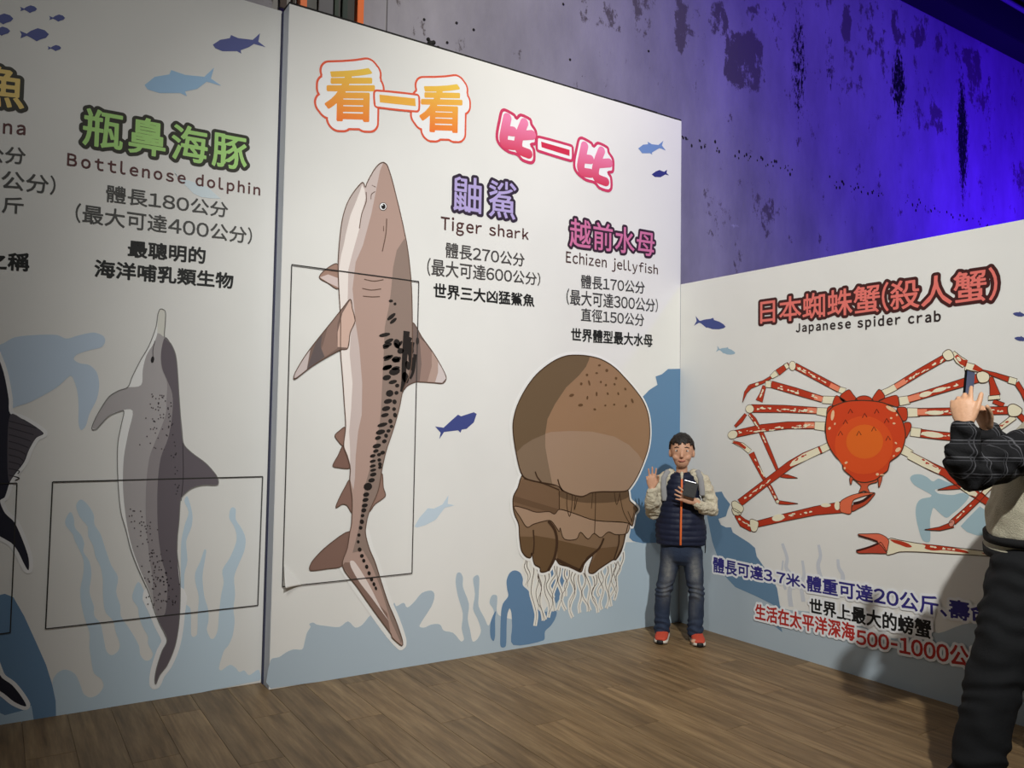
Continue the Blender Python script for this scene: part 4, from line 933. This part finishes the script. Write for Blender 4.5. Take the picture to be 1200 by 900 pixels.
def hand(bm, wrist, fwd, pn, side, s, curl, tcurl=.35, tside=.75, spread=.06, bend0=None):
    """pn: palm normal (the way the fingers curl), side: towards the thumb"""
    fwd = Vector(fwd).normalized(); side = Vector(side); side = (side - fwd * side.dot(fwd)).normalized()
    pn2 = fwd.cross(side)
    if pn2.dot(Vector(pn)) < 0: pn2 = -pn2
    pn = pn2; w_ = Vector(wrist)
    tube(bm, [(w_ - fwd * .03 * s, .026 * s, .020 * s), (w_, .027 * s, .018 * s), (w_ + fwd * .035 * s, .038 * s, .017 * s), (w_ + fwd * .075 * s, .042 * s, .015 * s), (w_ + fwd * .092 * s, .038 * s, .012 * s)], side, 12)
    L = [.074, .082, .075, .060]; rr_ = [.0088, .0090, .0086, .0078]
    for i in range(4):
        off = (1.5 - i) * .0205 * s
        p = w_ + fwd * (.088 - abs(1.1 - i) * .004) * s + side * off
        d = (fwd + side * (1.5 - i) * spread).normalized()
        ang = 0; pts = [(p - d * .02 * s, rr_[i] * s, rr_[i] * s), (p, rr_[i] * s * 1.05, rr_[i] * s * 1.05)]
        cu = curl[i]
        for k, fr in enumerate((.46, .30, .24)):
            ang += cu * (1.0, 1.15, .8)[k]
            dd = d * math.cos(ang) + pn * math.sin(ang); p = p + dd * L[i] * fr * s
            r = rr_[i] * s * (.98, .92, .8)[k]; pts.append((p, r, r))
        tube(bm, pts, side, 8)
    p = w_ + fwd * .022 * s + side * .026 * s; d = (fwd * (1 - tside * .45) + side * tside).normalized()
    pts = [(p - d * .012 * s, .012 * s, .012 * s), (p, .0125 * s, .0125 * s)]
    for k, l in enumerate((.042, .033, .026)):
        if k: d = (d * math.cos(tcurl) + (pn * .6 + fwd * .5 - side * .15).normalized() * math.sin(tcurl)).normalized()
        p = p + d * l * s; r = (.0112, .0102, .0085)[k] * s; pts.append((p, r, r))
    tube(bm, pts, pn, 8)

M_SKIN = mat('skin', (204, 156, 128), .5, bump=.05, bscale=120, var=.04)
M_SKIN2 = mat('skin_adult', (212, 164, 130), .5, bump=.08, bscale=120, var=.05)
M_HAIR = mat('black_hair', (30, 24, 22), .45, bump=.5, bscale=160)
M_VEST = mat('navy_quilted_nylon', (24, 30, 52), .6, bump=.15, bscale=60, spec=.3)
M_KNIT = mat('cream_fleece_knit', (212, 204, 182), .9, bump=.9, bscale=170, var=.10, spec=.1)
M_GREY = mat('grey_jersey', (150, 150, 152), .85, bump=.3, bscale=200)
M_ZIP = mat('orange_zip', (226, 110, 52), .5)
M_BLK = mat('black_plastic', (18, 18, 20), .35)
M_SHOE = mat('red_orange_mesh_shoe', (196, 74, 52), .7, bump=.4, bscale=220, var=.12)
M_SOLE = mat('white_sole', (214, 208, 196), .6); M_TOE = mat('black_rubber', (22, 22, 24), .6)
M_WHITE = mat('eye_white', (232, 228, 222), .25); M_IRIS = mat('dark_iris', (34, 22, 16), .15); M_LIP = mat('lips', (176, 104, 92), .5)

def denim():
    m = mat('blue_denim', (38, 48, 68), .8, bump=.35, bscale=140); nt = m.node_tree; N = nt.nodes; b = N['Principled BSDF']
    at = N.new('ShaderNodeAttribute'); at.attribute_name = 'wear'
    nz = N.new('ShaderNodeTexNoise'); nz.inputs['Scale'].default_value = 45; nz.inputs['Detail'].default_value = 6
    tc = N.new('ShaderNodeTexCoord'); nt.links.new(tc.outputs['Object'], nz.inputs['Vector'])
    ml = N.new('ShaderNodeMath'); ml.operation = 'MULTIPLY'; mr = N.new('ShaderNodeMapRange'); mr.inputs[1].default_value = .25; mr.inputs[2].default_value = .7; mr.inputs[3].default_value = .45; mr.inputs[4].default_value = 1
    nt.links.new(nz.outputs['Fac'], mr.inputs[0]); nt.links.new(at.outputs['Fac'], ml.inputs[0]); nt.links.new(mr.outputs[0], ml.inputs[1])
    mx = N.new('ShaderNodeMix'); mx.data_type = 'RGBA'; nt.links.new(ml.outputs[0], mx.inputs[0])
    mx.inputs[6].default_value = (*lin((36, 48, 70)), 1); mx.inputs[7].default_value = (*lin((142, 142, 138)), 1)
    nt.links.new(mx.outputs[2], b.inputs['Base Color']); return m
M_DENIM = denim()
def plaid():
    m = mat('black_plaid_flannel', (24, 24, 26), .85, bump=.3, bscale=150, spec=.2); nt = m.node_tree; N = nt.nodes; b = N['Principled BSDF']
    tc = N.new('ShaderNodeTexCoord'); prev = None
    base = (*lin((27, 27, 29)), 1)
    cols = [base]
    cur = None
    for d, sc, ph, lo, cc in (('X', 5.2, 0, .985, (96, 96, 100)), ('Z', 5.2, 1, .985, (96, 96, 100)), ('X', 5.2, 1.1, .99, (66, 66, 70)), ('Z', 5.2, 2.2, .99, (66, 66, 70))):
        wv = N.new('ShaderNodeTexWave'); wv.bands_direction = d; wv.inputs['Scale'].default_value = sc; wv.inputs['Phase Offset'].default_value = ph
        wv.inputs['Distortion'].default_value = .15; wv.inputs['Detail Scale'].default_value = 2
        nt.links.new(tc.outputs['Object'], wv.inputs['Vector'])
        gt = N.new('ShaderNodeMapRange'); gt.inputs[1].default_value = lo; gt.inputs[2].default_value = 1.0
        nt.links.new(wv.outputs['Fac'], gt.inputs[0])
        mx = N.new('ShaderNodeMix'); mx.data_type = 'RGBA'; nt.links.new(gt.outputs[0], mx.inputs[0])
        if cur is None: mx.inputs[6].default_value = base
        else: nt.links.new(cur, mx.inputs[6])
        mx.inputs[7].default_value = (*lin(cc), 1); cur = mx.outputs[2]
    nt.links.new(cur, b.inputs['Base Color']); return m
M_PLAID = plaid()
def folds(sc, amp, an=(1, 1, 1), seed=0):
    an = Vector(an)
    def f(c, n):
        q = Vector((c.x * an.x, c.y * an.y, c.z * an.z)) * sc + Vector((seed, 0, 0))
        return amp * (noise.noise(q) + .5 * noise.noise(q * 2.1))
    return f

# ---------------------------------------------------------------- the boy in the corner
BO = Vector((-.36, -.39, 0)); BX = Vector((.709, -.705, 0)); BY = Vector((-.705, -.709, 0)); UP = Vector((0, 0, 1))
def B(px, py, dy=0.0):
    d = ray(px, py); t = ((BO + BY * dy) - CAM).dot(BY) / d.dot(BY); return CAM + d * t
S_ = 1 / 181.0
boy = link('person', None, None, None, 'boy in navy quilted vest with orange zip standing in the corner, making a finger sign', None, 'person'); boy.location = (BO.x, BO.y, 0)
bpy.context.view_layer.update()
hc = B(799, 529, .01)
sk = bmesh.new()
ball(sk, hc + UP * .012, (.073, .090, .098), BX, BY)
ball(sk, hc - UP * .052 + BY * .022, (.050, .056, .058), BX, BY)
ball(sk, hc - UP * .03 + BY * .03, (.060, .050, .060), BX, BY)
ball(sk, hc - UP * .028 + BY * .092, (.012, .013, .011), BX, BY, 2)
tube(sk, [(hc + BY * .080 + UP * .012, .006, .006), (hc - UP * .025 + BY * .094, .010, .010)], BX, 8)
for sx in (-1, 1):
    ball(sk, hc - UP * .012 + BX * .074 * sx - BY * .005, (.010, .018, .028), BX, BY, 2)
    ball(sk, hc - UP * .035 + BX * .034 * sx + BY * .055, (.024, .022, .022), BX, BY, 2)
tube(sk, [(B(799, 560, 0), .038, .036), (B(799, 548, .0), .036, .036), (hc - UP * .06, .036, .036)], BX)
# slim body under the clothes
tube(sk, [(B(798, 640), .105, .075), (B(798, 610), .095, .07), (B(799, 580), .10, .07), (B(799, 563), .095, .055)], BX)
for sx, hx, kx, ax in ((-1, 786, 778, 776), (1, 811, 815, 815.5)):
    tube(sk, [(B(hx, 645), .058, .062), (B(hx + (kx - hx) * .5, 668), .050, .05), (B(kx, 692), .038, .04), (B(ax, 715, -.01), .036, .04), (B(ax, 742, -.01), .024, .028)], BX)
    tube(sk, [(B(ax, 745, -.03), .026, .024), (B(ax, 750, .03), .03, .02), (B(ax, 752, .09), .032, .016)], BX)
# arms
aL = [B(778, 563, 0), B(765, 598, .0), B(764, 573, .13)]
tube(sk, [(aL[0], .034, .034), (aL[1], .028, .028), (aL[2], .020, .020)], BX)
aR = [B(822, 564, 0), B(834, 597, .01), B(815, 588, .17)]
tube(sk, [(aR[0], .034, .034), (aR[1], .028, .028), (aR[2], .020, .020)], BY)
hand(sk, aL[2] + UP * .005, UP + BX * -.08 + BY * .1, BY, BX, .80, (.05, .05, .10, .95), tcurl=.9, tside=.55, spread=.14)
hand(sk, aR[2] - BX * .005, -BX * .9 + UP * .42 + BY * .1, -BY, UP, .82, (.10, .12, .15, .2), tcurl=.2, tside=.85, spread=.16)
finish(sk, 'body', boy, M_SKIN, .0042, 2)
for sx in (-1, 1):
    e = bmesh.new(); ball(e, hc + BX * .030 * sx + BY * .071 + UP * .006, (.0125, .011, .0085), BX, BY, 2); eo = finish(e, 'eye', boy, M_WHITE, None, 0)
    e = bmesh.new(); ball(e, hc + BX * .030 * sx + BY * .0795 + UP * .006, (.0058, .0035, .0062), BX, BY, 2); io = finish(e, 'iris', None, M_IRIS, None, 0); io.parent = eo
    e = bmesh.new(); tube(e, [(hc + BX * .018 * sx + BY * .084 + UP * .026, .003, .002), (hc + BX * .032 * sx + BY * .081 + UP * .030, .0034, .002), (hc + BX * .046 * sx + BY * .072 + UP * .025, .002, .002)], UP, 8); finish(e, 'eyebrow', boy, M_HAIR, None, 0)
e = bmesh.new(); tube(e, [(hc + BX * -.022 + BY * .076 - UP * .056, .002, .003), (hc + BX * -.008 + BY * .083 - UP * .059, .0045, .004), (hc + BX * .008 + BY * .083 - UP * .059, .0045, .004), (hc + BX * .022 + BY * .076 - UP * .056, .002, .003)], UP, 8)
finish(e, 'mouth', boy, M_LIP, None, 0)
def hair(c, X, Y, r3, parent, front=.05, seed=1):
    bm = bmesh.new(); ball(bm, c, r3, X, Y, 5)
    dl = []
    for v in bm.verts:
        p = v.co - c; y = p.dot(Y); z = p.z; x = p.dot(X)
        fr = .034 + .010 * math.sin(x * 160 + seed) + .006 * math.sin(x * 420)
        if y > .018 and z < fr: dl.append(v)
        elif y > -.02 and z < -.005: dl.append(v)
        elif z < -.055: dl.append(v)
    bmesh.ops.delete(bm, geom=dl, context='VERTS')
    for v in bm.verts:
        p = v.co - c; v.co += p.normalized() * (.006 * noise.noise(Vector((p.dot(X) * 90, p.dot(Y) * 90, p.z * 22))) + .002)
    ex = bmesh.ops.extrude_face_region(bm, geom=bm.faces[:])
    for v in [g for g in ex['geom'] if isinstance(g, bmesh.types.BMVert)]: v.co = c + (v.co - c) * .93
    return finish(bm, 'hair', parent, M_HAIR, None, 1)
hair(hc + UP * .014, BX, BY, (.082, .098, .106), boy)
# cream knit sleeves
bm = bmesh.new()
tube(bm, [(B(786, 557), .045, .048), (B(777, 563), .052, .052), (B(769, 582), .050, .050), (B(765, 600, .01), .052, .055), (B(764, 588, .085), .046, .046), (B(764, 575.5, .125), .034, .034)], BX)
sl = finish(bm, 'sleeve', boy, M_KNIT, .006, 3, folds(26, .010, (1, 1, 1.6), 3), 'cream fleece sleeve')
bm = bmesh.new()
tube(bm, [(B(813, 557), .045, .048), (B(823, 563), .050, .052), (B(831, 582), .046, .048), (B(833.5, 598, .02), .048, .050), (B(826, 596, .10), .042, .042), (B(817, 590, .155), .033, .033)], BX)
finish(bm, 'sleeve', boy, M_KNIT, .006, 3, folds(26, .010, (1, 1, 1.6), 9), 'cream fleece sleeve')
# grey shoulder panels beside the vest
for pts in ([(783, 552, .035), (778, 560, .05), (777.5, 572, .055), (779, 586, .05)], [(817, 552, .035), (821, 560, .05), (822.5, 572, .05), (823, 580, .045)]):
    bm = bmesh.new(); tube(bm, [(B(*p), .020, .010) for p in pts], BX); finish(bm, 'shoulder_panel', boy, M_GREY, .006, 2)
# quilted vest
bm = bmesh.new()
tube(bm, [(B(799, 553.5), .062, .060), (B(799, 557), .095, .078), (B(799, 566), .108, .092), (B(799, 580), .112, .102), (B(798.5, 598), .135, .112), (B(798, 615), .156, .120), (B(798, 628), .162, .122), (B(798, 637), .152, .116)], BX, 28, cap=False)
def quilt(c, n):
    return .0055 * (abs(math.sin(PI * c.z / .036)) ** .6 - .6) + .008 * noise.noise(c * 14)
finish(bm, 'vest', boy, M_VEST, .0055, 2, quilt, 'navy quilted sleeveless vest')
bm = bmesh.new()
seg = 26
ring = []
for (h_, r) in ((0, .060), (.022, .056), (.022, .048), (0, .050)):
    rg = []
    for k in range(seg):
        a = -PI / 2 + .42 + (2 * PI - .84) * k / (seg - 1)
        a += PI
        rg.append(bm.verts.new(B(799, 557) + BX * math.cos(a) * r * 1.05 + BY * math.sin(a) * r * 1.0 * 1 + UP * h_))
    ring.append(rg)
for i in range(4):
    for k in range(seg - 1): bm.faces.new((ring[i][k], ring[i][k + 1], ring[(i + 1) % 4][k + 1], ring[(i + 1) % 4][k]))
finish(bm, 'collar', boy, M_VEST, None, 0)
bm = bmesh.new(); tube(bm, [(B(799, 555, .066), .012, .02), (B(799, 562, .086), .006, .012)], BX); finish(bm, 'shirt', boy, M_KNIT, None, 0, label='cream shirt at the open collar')
bm = bmesh.new(); tube(bm, [(B(799, 560, .090), .006, .003), (B(799, 572, .103), .0065, .004), (B(798.5, 590, .116), .0065, .004), (B(798, 610, .127), .0065, .004), (B(797.8, 625, .131), .0065, .004), (B(797.6, 638.5, .127), .0065, .004)], BX, 8); finish(bm, 'zipper', boy, M_ZIP, None, 0, label='bright orange zip')
bm = bmesh.new(); tube(bm, [(B(826, 630, .01), .004, .003), (B(826.6, 640, .012), .004, .003), (B(826.2, 648, .012), .003, .002)], BX, 8); finish(bm, 'drawcord', boy, M_BLK, None, 0)
# jeans
bm = bmesh.new()
tube(bm, [(B(798, 634), .126, .094), (B(798, 643), .130, .098), (B(798, 649), .128, .096)], BX, 20)
for sg in (([(786.5, 647, 0, .070), (784, 664, 0, .061), (780, 682, .005, .054), (777, 694, .004, .050), (776, 712, -.012, .050), (776.5, 728, -.012, .047), (775.5, 738, -.012, .050)]), ([(810.5, 647, 0, .070), (812.5, 664, 0, .061), (814.5, 682, .005, .054), (816, 694, .004, .050), (816, 712, -.012, .050), (815, 728, -.012, .049), (814, 740, -.012, .052)])):
    tube(bm, [(B(x, y, d), r, r * 1.08) for x, y, d, r in sg], BX, 16)
def jf(c, n):
    z = c.z; k = math.exp(-((z - .33) / .05) ** 2) + .9 * math.exp(-((z - .10) / .05) ** 2)
    return .005 * k * math.sin(z * 150 + 10 * c.x + 6 * noise.noise(c * 10)) + .006 * noise.noise(c * 16)
jo = finish(bm, 'jeans', boy, M_DENIM, .006, 2, jf, 'faded blue jeans')
wa = jo.data.attributes.new('wear', 'FLOAT', 'POINT'); vals = []
cs = [(B(783, 668, .06), .85), (B(814.5, 668, .06), .8), (B(780, 690, .05), .5), (B(816, 692, .05), .45), (B(812, 712, .05), .25)]
for v in jo.data.vertices:
    t = 0
    for c, k in cs:
        d = v.co - c; t = max(t, k * math.exp(-((d.dot(BX) / .030) ** 2 + (d.z / .085) ** 2 + (d.dot(BY) / .05) ** 2)))
    vals.append(t)
wa.data.foreach_set('value', vals)
# shoes
for cx, yaw in ((776.5, -.12), (816.5, .16)):
    base = B(cx, 753, -.0); base.z = 0
    a0 = BY * math.cos(yaw) + BX * math.sin(yaw); b0 = BX * math.cos(yaw) - BY * math.sin(yaw)
    base = base - a0 * .05
    sh = bmesh.new()
    tube(sh, [(base - a0 * .045 + UP * .050, .034, .030), (base + UP * .055, .037, .038), (base + a0 * .06 + UP * .048, .040, .030), (base + a0 * .115 + UP * .036, .042, .021), (base + a0 * .145 + UP * .031, .034, .015)], b0, 14)
    tube(sh, [(base - a0 * .01 + UP * .055, .036, .040), (base - a0 * .012 + UP * .085, .036, .042)], b0, 14)
    so = finish(sh, 'shoe', boy, M_SHOE, .004, 2, label='red-orange running shoe')
    sb = bmesh.new()
    pts = [(-.07, .030), (-.03, .034), (.03, .036), (.08, .041), (.125, .042), (.155, .034), (.172, .016)]
    vt = [[], []]
    for i, (z0) in enumerate((.001, .024)):
        out = [base + a0 * u + b0 * w_ + UP * (z0 + (.012 * max(0, u - .12) / .05 if i == 0 else 0)) for u, w_ in pts] + [base + a0 * u - b0 * w_ + UP * (z0 + (.012 * max(0, u - .12) / .05 if i == 0 else 0)) for u, w_ in pts[::-1]]
        vt[i] = [sb.verts.new(p) for p in out]
    k = len(vt[0])
    for j in range(k): sb.faces.new((vt[0][j], vt[0][(j + 1) % k], vt[1][(j + 1) % k], vt[1][j]))
    sb.faces.new(vt[0][::-1]); sb.faces.new(vt[1])
    o = finish(sb, 'sole', None, M_SOLE, None, 0); o.parent = so
    tb = bmesh.new(); tube(tb, [(base + a0 * .168 + b0 * -.016 + UP * .018, .006, .013), (base + a0 * .172 + UP * .018, .006, .014), (base + a0 * .168 + b0 * .016 + UP * .018, .006, .013)], a0, 8); o = finish(tb, 'toe_cap', None, M_TOE, None, 0); o.parent = so
    for j in range(4):
        lb = bmesh.new(); u = .03 + j * .022; zt = .083 - j * .0075
        tube(lb, [(base + a0 * u - b0 * .022 + UP * (zt - .010), .003, .003), (base + a0 * u + UP * zt, .003, .003), (base + a0 * (u + .006) + b0 * .022 + UP * (zt - .010), .003, .003)], a0, 6); o = finish(lb, 'lace', None, M_SHOE, None, 0); o.parent = so
# black case held by the boy
def slab(name, c, X, Y, w_, h_, t_, m_, parent=None, bev=.004):
    X = Vector(X).normalized(); Y = Vector(Y); Y = (Y - X * Y.dot(X)).normalized(); Zx = X.cross(Y)
    bm = bmesh.new(); bmesh.ops.create_cube(bm, size=1)
    for v in bm.verts: v.co = Vector((v.co.x * w_, v.co.y * h_, v.co.z * t_))
    bmesh.ops.bevel(bm, geom=bm.edges[:], offset=bev, segments=2, affect='EDGES')
    M = Matrix.Identity(4)
    for i in range(3): M[i][0] = X[i]; M[i][1] = Y[i]; M[i][2] = Zx[i]; M[i][3] = c[i]
    bmesh.ops.transform(bm, matrix=M, verts=bm.verts)
    me = bpy.data.meshes.new(name); bm.to_mesh(me); bm.free(); return link(name, me, parent, m_)
pc = B(809, 573.5, .205)
case = slab('tablet_case', pc, BX * .97 - UP * .24, UP * .97 + BX * .1 - BY * .25, .078, .098, .012, mat('black_leatherette', (18, 17, 18), .6, bump=.2, bscale=90))
case['label'] = 'small black tablet case held against the navy vest'; case['category'] = 'tablet'
slab('edge_strip', pc + UP * .0475 - BY * .002, BX * .97 - UP * .24, UP * .97 + BX * .1 - BY * .25, .074, .003, .013, mat('steel_edge', (170, 170, 170), .3, .8), case, .001)

# ---------------------------------------------------------------- the adult taking the picture
AX_ = Vector((.84, -.5427, 0)).normalized(); AF = Vector((.5427, .84, 0)).normalized()   # picture-right and away from the lens
FD = (-AX_ * .80 + AF * .60).normalized(); SD = (AX_ * .60 + AF * .80).normalized()      # the way the adult faces, and their right-hand side
ad = link('person', None, None, None, 'adult in cream knitted vest over dark plaid shirt, seen from the side photographing the boy', None, 'person')
fo = P(1190, 930, 3.0); ad.location = (fo.x, fo.y, 0); bpy.context.view_layer.update()
sk = bmesh.new()
hd = P(1268, 424, 3.14)
ball(sk, hd + UP * .01, (.078, .100, .112), SD, FD); ball(sk, hd - UP * .06 + FD * .03, (.055, .06, .065), SD, FD); ball(sk, hd - UP * .03 + FD * .10, (.013, .018, .016), SD, FD, 2)
for sx in (-1, 1): ball(sk, hd - UP * .012 + SD * .08 * sx, (.011, .02, .032), SD, FD, 2)
tube(sk, [(P(1252, 490, 3.16), .058, .058), (P(1261, 458, 3.15), .052, .055), (hd - UP * .05, .05, .055)], SD)
tube(sk, [(P(1213, 662, 3.12), .11, .08), (P(1214, 600, 3.14), .12, .09), (P(1228, 540, 3.16), .14, .10), (P(1244, 500, 3.16), .14, .075)], SD)
nl = [P(1200, 672, 3.04), P(1167, 790, 2.98), P(1141, 922, 2.90)]; fl = [P(1230, 680, 3.20), P(1260, 795, 3.16), P(1284, 910, 3.10)]
for L_ in (nl, fl):
    tube(sk, [(L_[0], .068, .072), (L_[0].lerp(L_[1], .5), .062, .066), (L_[1], .052, .055), (L_[1].lerp(L_[2], .4), .048, .055), (L_[2], .034, .038)], SD)
    f0 = L_[2].copy(); f0.z = .045; tube(sk, [(f0 - FD * .03, .034, .035), (f0 + FD * .06, .040, .030), (f0 + FD * .15 - UP * .012, .040, .020)], SD)
n_sh, n_el, n_wr = P(1222, 520, 3.00), P(1134, 553, 2.92), P(1131, 503, 2.90)
f_sh, f_el, f_wr = P(1254, 512, 3.32), P(1186, 552, 3.16), P(1158, 508, 3.00)
tube(sk, [(n_sh, .045, .045), (n_el, .038, .038), (n_wr, .027, .030)], SD); tube(sk, [(f_sh, .045, .045), (f_el, .038, .038), (f_wr, .027, .030)], SD)
W1 = P(1131, 499, 2.90); K1 = P(1127, 474, 2.92)
hand(sk, W1, K1 - W1, AX_ * .55 + AF * .65, AX_ * .7 - AF * .55, 1.0, (.28, .62, .72, .8), tcurl=.3, tside=.45, spread=.05)
W2 = P(1156, 502, 3.0); K2 = P(1149, 482, 2.985)
hand(sk, W2, K2 - W2, -AX_ * .8 - AF * .3, UP * .2 - AF, .98, (.9, .95, 1.0, 1.0), tcurl=.25, tside=.4, spread=.03)
finish(sk, 'body', ad, M_SKIN2, .0045, 2)
hair(hd + UP * .012, SD, FD, (.09, .11, .124), ad, seed=4)
for sx in (-1, 1):
    e = bmesh.new(); ball(e, hd + SD * .032 * sx + FD * .088 + UP * .008, (.013, .011, .008), SD, FD, 2); eo = finish(e, 'eye', ad, M_WHITE, None, 0)
    e = bmesh.new(); ball(e, hd + SD * .032 * sx + FD * .097 + UP * .008, (.006, .0035, .006), SD, FD, 2); io = finish(e, 'iris', None, M_IRIS, None, 0); io.parent = eo
e = bmesh.new(); tube(e, [(hd + SD * -.022 + FD * .082 - UP * .064, .002, .003), (hd + FD * .090 - UP * .066, .005, .004), (hd + SD * .022 + FD * .082 - UP * .064, .002, .003)], UP, 8); finish(e, 'mouth', ad, M_LIP, None, 0)
# sleeves
bm = bmesh.new()
tube(bm, [(n_sh + AX_ * .02, .085, .085), (n_sh.lerp(n_el, .35), .080, .082), (n_sh.lerp(n_el, .7), .076, .080), (n_el, .070, .074), (n_el.lerp(n_wr, .30) - AX_ * .012, .066, .066), (n_el.lerp(n_wr, .72) - AX_ * .004, .052, .054), (n_wr - UP * .002, .046, .048)], AF)
tube(bm, [(P(1112, 527, 2.9), .028, .022), (P(1122, 534, 2.9), .04, .03)], AF)
def slf(c, n): return .012 * noise.noise(Vector((c.x * 20, c.y * 20, c.z * 20))) + .005 * math.sin((c.z * .8 + c.x * .5) * 110 + 5 * noise.noise(c * 9))
finish(bm, 'sleeve', ad, M_PLAID, .006, 3, slf, 'black plaid shirt sleeve')
bm = bmesh.new()
tube(bm, [(f_sh, .085, .085), (f_sh.lerp(f_el, .5), .078, .08), (f_el, .068, .07), (f_el.lerp(f_wr, .5), .056, .056), (f_wr - UP * .002, .046, .048)], AF)
finish(bm, 'sleeve', ad, M_PLAID, .006, 3, slf, 'black plaid shirt sleeve')
# knitted vest
bm = bmesh.new()
def vring(x, y, a, b): return (P(x, y, 3.16), a, b)
tube(bm, [vring(1214, 634, .192, .153), vring(1212, 622, .203, .163), vring(1213, 600, .198, .160), vring(1220, 565, .19, .150), vring(1230, 530, .19, .145), vring(1244, 503, .17, .12), vring(1252, 485, .10, .085)], SD, 28)
def vf(c, n): return .012 * noise.noise(c * 9) + .006 * noise.noise(c * 22)
M_CREAM = mat('cream_wool_knit', (196, 190, 168), .9, bump=.6, bscale=220, var=.06, spec=.1)
finish(bm, 'vest', ad, M_CREAM, .007, 3, vf, 'cream knitted vest')
for nm, y0, y1, m_, g in (('hem_stripe', 620, 629, M_BLK, .012), ('hem_band', 630, 635, M_CREAM, .011), ('hem_stripe', 636, 646, M_BLK, .012)):
    bm = bmesh.new(); tube(bm, [(P(1213.5, y0, 3.16), .208 + g, .170 + g), (P(1214.5, y1, 3.16), .208 + g, .170 + g)], SD, 40, cap=False); finish(bm, nm, ad, mat('black_rib', (26, 26, 28), .9, bump=.3, bscale=200) if m_ is M_BLK else m_, None, 0)
# trousers
bm = bmesh.new()
tube(bm, [(P(1213, 657, 3.14), .180, .142), (P(1212, 680, 3.12), .185, .148)], SD, 24)
tube(bm, [(P(1205, 672, 3.06), .125, .130), (P(1190, 715, 3.03), .105, .118), (P(1177, 755, 3.00), .092, .104), (P(1166, 795, 2.98), .084, .094), (P(1157, 835, 2.95), .082, .090), (P(1149, 875, 2.93), .082, .088), (P(1143, 925, 2.90), .084, .090), (P(1142, 945, 2.89), .084, .090)], SD, 20)
tube(bm, [(P(1228, 690, 3.20), .115, .115), (P(1246, 740, 3.18), .098, .108), (P(1260, 795, 3.16), .084, .094), (P(1272, 850, 3.13), .082, .088), (P(1284, 915, 3.10), .082, .088)], SD, 20)
def tf(c, n): return .010 * noise.noise(Vector((c.x * 9, c.y * 9, c.z * 22))) + .004 * math.sin(c.z * 70 + 8 * noise.noise(c * 6))
finish(bm, 'trousers', ad, mat('black_cotton_twill', (30, 31, 33), .85, bump=.2, bscale=160, spec=.2), .008, 3, tf, 'loose black trousers')
M_SNK = mat('black_shoe_leather', (24, 24, 26), .5)
for L_ in (nl, fl):
    f0 = L_[2].copy(); f0.z = 0; sh = bmesh.new()
    tube(sh, [(f0 - FD * .05 + UP * .05, .040, .040), (f0 + FD * .02 + UP * .055, .044, .045), (f0 + FD * .11 + UP * .042, .050, .032), (f0 + FD * .19 + UP * .030, .044, .022)], SD, 14)
    so = finish(sh, 'shoe', ad, M_SNK, .005, 2)
    sb = bmesh.new(); tube(sb, [(f0 - FD * .06 + UP * .012, .040, .012), (f0 + FD * .06 + UP * .012, .048, .012), (f0 + FD * .20 + UP * .012, .044, .012)], SD, 12); o = finish(sb, 'sole', None, M_SOLE, None, 0); o.parent = so
# smartphone
pN = (AX_ * .60 - AF * .80).normalized(); pU = (UP + AX_ * .10).normalized(); pW = pU.cross(pN).normalized()
pcn = P(1135, 453, 3.02)
ph = slab('smartphone', pcn, pW, pU, .070, .125, .009, M_BLK)
ph['label'] = 'black smartphone held up by the adult, screen lit'; ph['category'] = 'phone'
scr = mat('phone_screen', (50, 66, 92), .15, emit=((70, 92, 124), .35))
slab('screen', pcn + pN * .0048, pW, pU, .062, .112, .001, scr, ph, .0003)
slab('camera_bump', pcn - pN * .006 + pU * .045, pW, pU, .022, .022, .004, M_BLK, ph, .001)
